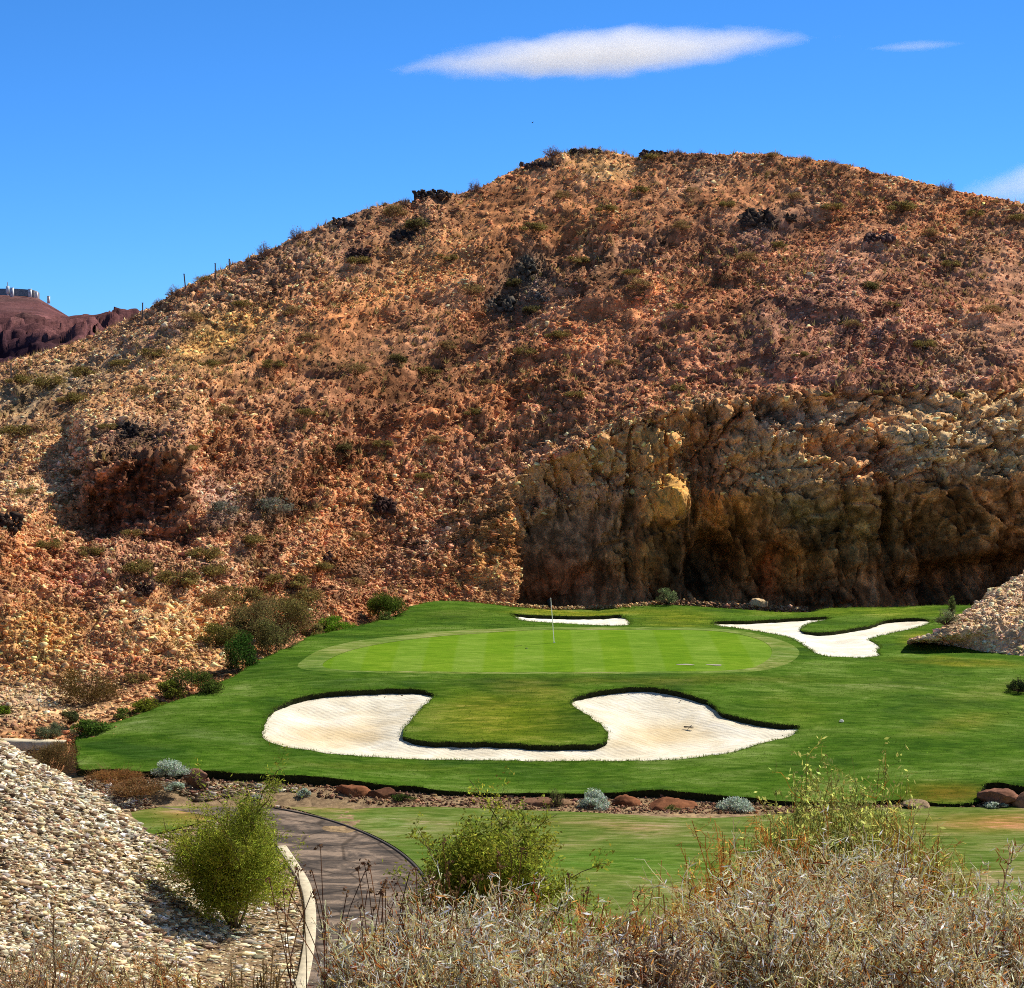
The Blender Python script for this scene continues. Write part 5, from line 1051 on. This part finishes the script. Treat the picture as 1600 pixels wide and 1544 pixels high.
brush(1570, 1385, 9.4, 330, 'pale dry brush mound cut by the right picture edge', 420, 7, 6000, tip=WH, low=RDB)
brush(1075, 1395, 10.0, 260, 'straw coloured grassy tuft between the two pale mounds of brush', 360, 5, 1500, lcol=(.75, .60, .26), tip=(.80, .60, .26), low=(.40, .26, .08), upright=True, L=.05, W=.005)
brush(760, 1425, 9.4, 430, 'white tipped dry brush in front of the small leafy tree', 560, 7, 9000, tip=WH, low=RDB, fl=(26, .16, (.30, .17, .08)))
brush(585, 1440, 9.0, 270, 'white tipped dry brush with tall seed stalks beside the kerb', 380, 7, 5200, tip=WH, low=RDB, fl=(34, .20, (.26, .14, .07)))
brush(950, 1430, 8.8, 260, 'rusty brown dry brush between the white tipped bush and the straw tuft', 420, 7, 4000, lcol=(.72, .42, .14), tip=(.75, .48, .22), low=(.26, .11, .04))
brush(1210, 1430, 8.2, 420, 'reddish stemmed brush along the bottom edge below the largest mound', 460, 7, 7000, tip=WH, low=(.15, .05, .03))
brush(1470, 1440, 7.9, 330, 'bleached bent twigs in the bottom right corner', 420, 6, 4500, tip=WH, low=RDB)
brush(1010, 1445, 7.9, 260, 'dark red twigs at the bottom edge below the straw tuft', 360, 6, 4500, tip=(.55, .45, .33), low=(.13, .045, .025))
brush(690, 1480, 7.7, 420, 'low pale brush along the bottom edge in the middle', 440, 6, 6500, tip=WH, low=RDB)
brush(880, 1470, 7.5, 300, 'low mixed twigs at the bottom edge under the rusty brush', 360, 6, 4500, tip=WH, low=RDB)
brush(50, 1478, 9.4, 330, 'grey brown thorny scrub in the bottom left corner', 170, 6, 2200, lcol=(.55, .45, .28), tip=(.80, .64, .42), low=(.38, .25, .15))
brush(235, 1500, 9.0, 260, 'brown thorny scrub next to the grey scrub of the bottom left corner', 140, 6, 1800, lcol=(.60, .42, .18), tip=(.80, .60, .34), low=(.38, .23, .12))
brush(390, 1480, 8.8, 200, 'straw coloured dry grass left of the kerb at the bottom edge', 260, 4, 1500, lcol=(.45, .34, .15), tip=(.48, .36, .18), low=(.24, .15, .06), upright=True, L=.04, W=.005)
brush(1190, 1262, 12.0, 400, 'rust brown upright stalks behind the largest pale mound', 640, 7, 9000, lcol=OC, tip=(.66, .36, .10), low=(.30, .13, .03), upright=True, tlen=.16, r=.0026)
brush(1420, 1255, 12.2, 330, 'darker olive and rust stalks right of the rust brown ones', 560, 7, 8000, lcol=(.50, .42, .09), tip=(.52, .34, .10), low=(.24, .12, .03), upright=True, tlen=.18, r=.0026)
brush(1040, 1330, 11.6, 170, 'thin yellowish stalks leaning at the left of the rust brown stalks', 110, 5, 900, lcol=(.65, .52, .14), tip=(.66, .50, .18), low=(.34, .20, .06), upright=True, tlen=.2, r=.0026)
brush(1320, 1165, 13.6, 400, 'tall wispy green shrub with open sprays in front of the lawn', 560, 12, 24000, lcol=(.55, .58, .14), tip=(.42, .40, .13), low=(.24, .16, .05), upright=True, tlen=.22, r=.0028, L=.030, W=.012)

# ---------------------------------------------------------------- golf furniture
def box(c, s):
    c = np.array(c, float); s = np.array(s, float) / 2; V = np.array([[x, y, z] for x in (-1, 1) for y in (-1, 1) for z in (-1, 1)]) * s + c
    return V, np.array([[0, 1, 3, 2], [4, 6, 7, 5], [0, 4, 5, 1], [2, 3, 7, 6], [0, 2, 6, 4], [1, 5, 7, 3]])
def tube1(pts, rad, sides=8):
    pts = np.array(pts, float)[None]; rad = np.broadcast_to(np.array(rad, float), (1, pts.shape[1])); return tubes(pts, rad, sides)
def fuse(*parts):
    V = []; Fq = []; off = 0
    for v, f_ in parts: V.append(v); Fq.append(np.asarray(f_) + off); off += len(v)
    return np.vstack(V), [q_ for q_ in Fq]
fx, fy = cast([(866, 1004)])[0]; fz = float(GZ(np.array([fx]), np.array([fy]))[0])
root = empty('flagstick', (fx, fy, fz)); tag(root, 'thin white flagstick with a small dark flag hanging on the putting green', 'flagstick')
lean = -.18
mesh_obj('pole', *fuse(tube1([(0, 0, -.1), (lean * .5, 0, 1.15), (lean, 0, 2.30)], [.022, .019, .015])), M['pole'], root)
mesh_obj('cup', *fuse(tube1([(0, 0, -.12), (0, 0, .008)], [.054, .054], 14)), M['white'], root)
u, v = np.meshgrid(np.linspace(0, 1, 7), np.linspace(0, 1, 9), indexing='ij')
FV = np.stack([lean - .012 - u * .17 * (1 - .35 * v) + .02 * v, .05 * np.sin(u * 9 + v * 2) * (1 - .2 * v), 2.28 - v * .42 - u * .10], -1).reshape(-1, 3); ix = np.arange(63).reshape(7, 9)
flag = mesh_obj('flag', FV, np.stack([ix[:-1, :-1], ix[1:, :-1], ix[1:, 1:], ix[:-1, 1:]], -1).reshape(-1, 4), M['black'], root); md = flag.modifiers.new('thick', 'SOLIDIFY'); md.thickness = .006
def rake(px, py, rz, label, dz=-.32):
    x, y = cast([(px, py)])[0]; r_ = empty('bunker_rake', (x, y, float(GZ(np.array([x]), np.array([y]))[0]) + dz), rz); tag(r_, label, 'rake', 'rakes lying in the front bunker')
    mesh_obj('handle', *fuse(tube1([(0, 0, .03), (.4, 0, .04), (.8, 0, .05)], .014)), M['wood'], r_)
    V_, F_ = fuse(box((0, 0, .05), (.04, .45, .04)), *[box((0, y_, .02), (.02, .022, .07)) for y_ in np.linspace(-.2, .2, 8)]); mesh_obj('rake_head', V_, F_, M['wood'], r_)
rake(446, 1126, R(75), 'dark rake lying on the sand at the left end of the front bunker')
rake(1076, 1125, R(70), 'dark rake lying on the sand at the right end of the front bunker', -.36)
x, y = cast([(1315, 1128)])[0]; z_ = float(GZ(np.array([x]), np.array([y]))[0])
V_, F_ = fuse(tube1([(0, 0, 0), (0, 0, .06), (0, 0, .10), (0, 0, .115)], [.10, .10, .06, .01], 14)); o = mesh_obj('yardage_marker', V_, F_, M['pole']); o.location = (x, y, z_); tag(o, 'small white disc lying on the rough right of the front bunker', 'marker')
x, y = cast([(823, 1013)])[0]; z_ = float(GZ(np.array([x]), np.array([y]))[0])
V_, F_ = rock_proto(5, 2); o = mesh_obj('lump', V_ * np.array([.14, .07, .04]), F_, M['black']); o.location = (x, y, z_ + .01); tag(o, 'small dark clod on the putting green left of the flagstick', 'lump')  # unclear dark spot, drawn as a flat lump
for (px, py, l_, lab) in ((1072, 1038.5, .7, 'pale worn patch on the right part of the putting green'), (1117, 1039, .62, 'paler worn patch right of the other one on the putting green')):
    c = cast([(px, py)])[0]; n = 18; a_ = np.arange(n) * 2 * math.pi / n; rr = 1 + .2 * np.sin(a_ * 3 + px)
    lp = np.c_[c[0] + np.cos(a_) * l_ * .55 * rr * 1.1, c[1] + np.sin(a_) * .14 * rr]; V_ = np.c_[lp, GZ(lp[:, 0], lp[:, 1]) + .006]; V_ = np.vstack([V_, [c[0], c[1], float(GZ(c[:1], c[1:])[0]) + .012]]); i = np.arange(n)
    o = mesh_obj('sand_patch', V_, np.stack([i, (i + 1) % n, np.full(n, n)], -1), M['sand'], cols=np.full((n + 1, 3), .5)); tag(o, lab, 'turf patch', kind='structure')
# low wall + strip of path at the far left
def band_at(name, pts, Y, zt, thick, mat, label, cat, kind=None, drop=.9):
    pts = np.array([P(a_, b_, Y + d_) for a_, b_, d_ in pts]); pts = resample(pts, .5, False); n = len(pts); pr = [(0, -drop), (0, 0), (thick, .02), (thick, -drop)]
    pts[:, 2] += .02 * fbm(pts * 1.5, 3, 5); V = np.concatenate([pts + np.array([0, y_, z_]) for y_, z_ in pr]); i = np.arange(n - 1)
    o = mesh_obj(name, V, np.concatenate([np.stack([k * n + i, k * n + i + 1, (k + 1) * n + i + 1, (k + 1) * n + i], -1) for k in range(3)]), mat); return tag(o, label, cat, kind=kind)
band_at('low_wall', [(-120, 1148, 1), (0, 1150, 0), (60, 1153, 0), (104, 1158, -.4)], 112.2, 0, .3, M['wood'], 'long low dark wall across the gully floor by the left picture edge', 'wall')
band_at('path', [(-120, 1156, 1), (0, 1158, 0), (60, 1159.5, 0), (100, 1161, -.4)], 110.2, 0, .7, M['kerb'], 'narrow pale strip of path in front of the low dark wall', 'path', 'structure', .35)
# ---------------------------------------------------------------- fence posts on the ridge
for (px, py, h_, lab) in ((15, 590, 24, 'thin post furthest down the left ridge near the dark mountain foot'), (220, 494, 22, 'thin post standing where the far ridge meets the hill skyline'), (284, 446, 20, 'thin leaning post behind a bare shrub on the left skyline'),
                     (336, 428, 21, 'tall thin post, lower of the close pair on the left skyline'), (360, 417, 17, 'short thin post, upper of the close pair on the left skyline')):
    g = hill.hit(px, py + 1); k = g[1] / F; r_ = empty('fence_post', (g[0], g[1], g[2])); tag(r_, lab, 'fence post', 'fence posts along the left ridge')
    ln_ = -.12 if px == 284 else 0.0
    mesh_obj('post', *fuse(tube1([(0, 0, -.4), (ln_, 0, h_ * k)], .045, 6)), M['steel'], r_); mesh_obj('cap', *fuse(box((ln_, 0, h_ * k), (.11, .11, .04))), M['steel'], r_)
# ---------------------------------------------------------------- walled summit far away
p0 = np.array([P(a_, b_, Y_) for a_, b_, Y_ in [(-260, 455, 985), (-100, 452, 930), (0, 451, 905), (25, 451, 897), (45, 452.5, 893), (56, 454, 892), (61, 458, 897)]]); p0 = resample(p0, 2, False); n = len(p0)
pr = [(0, -6.0), (0, 0), (.9, 0), (.9, -6)]; V_ = np.concatenate([p0 + np.array([0, y_, z_]) for y_, z_ in pr]); i = np.arange(n - 1)
o = mesh_obj('summit_wall', V_, np.concatenate([np.stack([k * n + i, k * n + i + 1, (k + 1) * n + i + 1, (k + 1) * n + i], -1) for k in range(3)]), M['wall']); tag(o, 'grey curved wall round the flat top of the distant mountain', 'wall')
for (px, py, wd, ht, lab) in ((19, 459, 4, 9, 'tall white block on the grey summit wall right of the mast'), (47, 459, 4, 7, 'white block near the right end of the grey summit wall'), (57, 460, 3, 3.5, 'smallest white block at the end of the grey summit wall'), (76, 469, 3.2, 6, 'lone white block on the mountain skyline below the summit wall')):
    Y_ = 888 if px < 70 else 898; g = P(px, py, Y_); k = Y_ / F; r_ = empty('white_hut', g, R(-32)); tag(r_, lab, 'hut', 'white blocks on the distant mountain')
    mesh_obj('wall', *fuse(box((0, 0, ht * k * .5 - .6), (wd * k, wd * k, ht * k + 1.2))), M['white'], r_); mesh_obj('roof', *fuse(box((0, 0, ht * k + .06), (wd * k * 1.12, wd * k * 1.12, .12))), M['white'], r_)
    mesh_obj('door', *fuse(box((0, -wd * k * .5 - .01, ht * k * .2), (wd * k * .4, .06, ht * k * .4))), M['wall'], r_)
g = P(12, 456, 895); k = 895 / F; r_ = empty('mast', g); tag(r_, 'slender white mast rising above the grey summit wall', 'mast')
mesh_obj('pole', *fuse(tube1([(0, 0, -2), (0, 0, 7 * k), (0, 0, 15 * k)], [.28, .2, .1])), M['white'], r_); mesh_obj('base', *fuse(box((0, 0, .6), (1.0, 1.0, 2.6))), M['white'], r_)
# ---------------------------------------------------------------- bird
g = P(832, 192, 190); t = np.linspace(0, 1, 9); body = tube1(np.c_[(t - .5) * .2, 0 * t, .01 * np.sin(t * 3)], [.002, .016, .03, .036, .034, .026, .02, .018, .004], 8)
def wing(sy):
    u, v = np.meshgrid(np.linspace(0, 1, 6), np.linspace(-1, 1, 3), indexing='ij'); V_ = np.stack([.02 - .03 * u * u + v * .035 * (1 - u * .8), sy * (.02 + u * .14), .03 + .05 * np.sin(u * 2.2)], -1).reshape(-1, 3); ix = np.arange(18).reshape(6, 3)
    return V_, np.stack([ix[:-1, :-1], ix[1:, :-1], ix[1:, 1:], ix[:-1, 1:]], -1).reshape(-1, 4)
V_, F_ = fuse(body, wing(1), wing(-1)); o = mesh_obj('bird', V_, F_, M['black'], smooth=True); o.location = g; o.rotation_euler = (0, 0, .9); tag(o, 'tiny dark bird flying in the blue sky above the hill', 'bird')

# ---------------------------------------------------------------- clouds (real volumes, far away)
def cloud(px, py, wpx, hpx, roll, dens, label, Y=4200, depth=.5, seed=0.0, nscale=2.2):
    import bmesh
    k = Y / F; bm = bmesh.new(); bmesh.ops.create_icosphere(bm, subdivisions=3, radius=1.0); me = bpy.data.meshes.new('cloud'); bm.to_mesh(me); bm.free()
    o = link(bpy.data.objects.new('cloud', me)); o.location = P(px, py, Y); o.scale = (wpx * .60 * k, wpx * .60 * k * depth, hpx * .72 * k); o.rotation_euler = (0, roll, 0)
    m = bpy.data.materials.new('cloud_vapour'); m.use_nodes = True; n = m.node_tree; n.nodes.clear(); out = n.nodes.new('ShaderNodeOutputMaterial'); vol = n.nodes.new('ShaderNodeVolumePrincipled')
    vol.inputs['Color'].default_value = (.98, .99, 1, 1); vol.inputs['Anisotropy'].default_value = .35
    co = n.nodes.new('ShaderNodeTexCoord'); ln_ = n.nodes.new('ShaderNodeMath'); ln_.operation = 'ADD'; sp_ = n.nodes.new('ShaderNodeSeparateXYZ'); n.links.new(co.outputs['Object'], sp_.inputs[0])
    ax = n.nodes.new('ShaderNodeMath'); ax.operation = 'ABSOLUTE'; n.links.new(sp_.outputs[0], ax.inputs[0]); pw = n.nodes.new('ShaderNodeMath'); pw.operation = 'POWER'; pw.inputs[1].default_value = 1.8; n.links.new(ax.outputs[0], pw.inputs[0])
    cb = n.nodes.new('ShaderNodeCombineXYZ'); n.links.new(sp_.outputs[1], cb.inputs[1]); n.links.new(sp_.outputs[2], cb.inputs[2]); l2 = n.nodes.new('ShaderNodeVectorMath'); l2.operation = 'LENGTH'; n.links.new(cb.outputs[0], l2.inputs[0])
    n.links.new(pw.outputs[0], ln_.inputs[0]); n.links.new(l2.outputs['Value'], ln_.inputs[1])
    mp = n.nodes.new('ShaderNodeMapping'); mp.inputs['Scale'].default_value = (2.6, 1.6, .9); mp.inputs['Location'].default_value = (seed, seed, 0); n.links.new(co.outputs['Object'], mp.inputs[0])
    nz = n.nodes.new('ShaderNodeTexNoise'); nz.inputs['Scale'].default_value = nscale; nz.inputs['Detail'].default_value = 6; nz.inputs['Roughness'].default_value = .68; nz.inputs['Distortion'].default_value = .4; n.links.new(mp.outputs[0], nz.inputs['Vector'])
    a_ = n.nodes.new('ShaderNodeMath'); a_.operation = 'MULTIPLY_ADD'; a_.inputs[1].default_value = -1.0; a_.inputs[2].default_value = .34; n.links.new(ln_.outputs['Value'], a_.inputs[0])
    b_ = n.nodes.new('ShaderNodeMath'); b_.operation = 'MULTIPLY_ADD'; b_.inputs[1].default_value = 1.0; n.links.new(nz.outputs[0], b_.inputs[0]); n.links.new(a_.outputs[0], b_.inputs[2])
    c_ = n.nodes.new('ShaderNodeMath'); c_.operation = 'MULTIPLY'; c_.inputs[1].default_value = dens; c_.use_clamp = False; mx = n.nodes.new('ShaderNodeMath'); mx.operation = 'MAXIMUM'; mx.inputs[1].default_value = 0
    n.links.new(b_.outputs[0], mx.inputs[0]); n.links.new(mx.outputs[0], c_.inputs[0]); n.links.new(c_.outputs[0], vol.inputs['Density']); n.links.new(vol.outputs[0], out.inputs['Volume'])
    me.materials.append(m); return tag(o, label, 'cloud', kind='thing')
cloud(945, 83, 640, 62, R(-4.2), .022, 'long lens shaped white cloud above the hill', seed=1.3)
cloud(1430, 72, 160, 14, R(-3.0), .009, 'thin small wisp of cloud right of the lens shaped cloud', seed=4.1)
cloud(1665, 280, 380, 70, R(-10), .011, 'white cloud entering at the right picture edge above the slope', seed=7.7)
scene.cycles.volume_bounces = 3

# ---------------------------------------------------------------- labels of the many shrubs
ORD = ['', 'second ', 'third ', 'fourth ', 'fifth ', 'sixth ', 'seventh ', 'eighth ', 'ninth ', 'tenth ', 'eleventh ', 'twelfth ', 'thirteenth ', 'fourteenth ', 'fifteenth ', 'sixteenth ', 'seventeenth ', 'eighteenth ', 'nineteenth ', 'twentieth ']
sk_ = [o for o in scene.objects if o.get('label') == 'SKY']
lft = sorted([o for o in sk_ if o['pxy'][0] < 914], key=lambda o: -o['pxy'][0]); rgt = sorted([o for o in sk_ if o['pxy'][0] >= 914], key=lambda o: o['pxy'][0])
for i, o in enumerate(lft): o['label'] = ('%sskyline shrub counted down the left ridge from the hilltop' % (ORD[i] if i else 'first '))
for i, o in enumerate(rgt): o['label'] = ('%sskyline shrub counted along the right crest from the hilltop' % (ORD[i] if i else 'first ')) if i else 'bare shrub standing exactly on the hilltop'
LM = [('black jagged outcrop', 1185, 338), ('jagged skyline rocks', 680, 300), ('middle grey rock pile', 820, 420), ('hilltop', 915, 232), ('grey green thicket', 395, 790), ('shaded left outcrop', 215, 775), ('ragged cliff top', 1300, 612),
      ('left end of the cliff', 800, 760), ('dark outcrop on the left ridge', 535, 345), ('back left corner of the lawn', 560, 960), ('ochre patch of the left flank', 345, 525), ('orange bank', 150, 960), ('post furthest down the ridge', 15, 585), ('dull purple rocks', 1380, 370), ('widest skyline shrub', 1478, 290)]
grp = {}
for o in [o for o in scene.objects if o.get('label') == 'HILL']:
    x, y = o['pxy']; nm, lx, ly = min(LM, key=lambda l: (l[1] - x) ** 2 + (l[2] - y) ** 2); dx, dy = x - lx, y - ly
    d_ = ('right of' if dx > 0 else 'left of') if abs(dx) > abs(dy) * 1.3 else ('below' if dy > 0 else 'above')
    sz = 'broad' if o['wd'] >= 44 else ('small' if o['wd'] <= 27 else 'mid sized'); c_ = {'olive': 'olive', 'tan': 'brown', 'dark': 'dark', 'grey': 'grey green'}[o['kd']]
    grp.setdefault((sz, c_, d_, nm), []).append((math.hypot(dx, dy), o))
for (sz, c_, d_, nm), l_ in grp.items():
    l_.sort(key=lambda t_: t_[0])
    for i, (d0, o) in enumerate(l_): o['label'] = ('%s %s shrub %s the %s' % (sz, c_, d_, nm)) + ('' if len(l_) == 1 else (', nearest it' if i == 0 else ', %snearest it' % ORD[i]))
for o in scene.objects:
    for kx in ('pxy', 'kd', 'wd'):
        if kx in o: del o[kx]
# tiny dark debris on the sand
ptl = []
for l_ in (b1,):
    e_ = np.repeat(l_, 1, 0); k_ = rng.integers(0, len(e_), 90); c0 = l_.mean(0); q_ = e_[k_] + (c0 - e_[k_]) * rng.uniform(.01, .07, (90, 1)); q_ = q_[inside(b1, q_[:, 0], q_[:, 1])]; ptl.append(q_)
ptl = np.vstack(ptl); rocks('bunker_debris', np.c_[ptl, GZ(ptl[:, 0], ptl[:, 1]) - .22], rsz(len(ptl), .025, .07), varycol(np.broadcast_to(np.array([.12, .09, .05]), (len(ptl), 3)), .4, .1), 'scattered dark crumbs of soil on the sand of the front bunker')
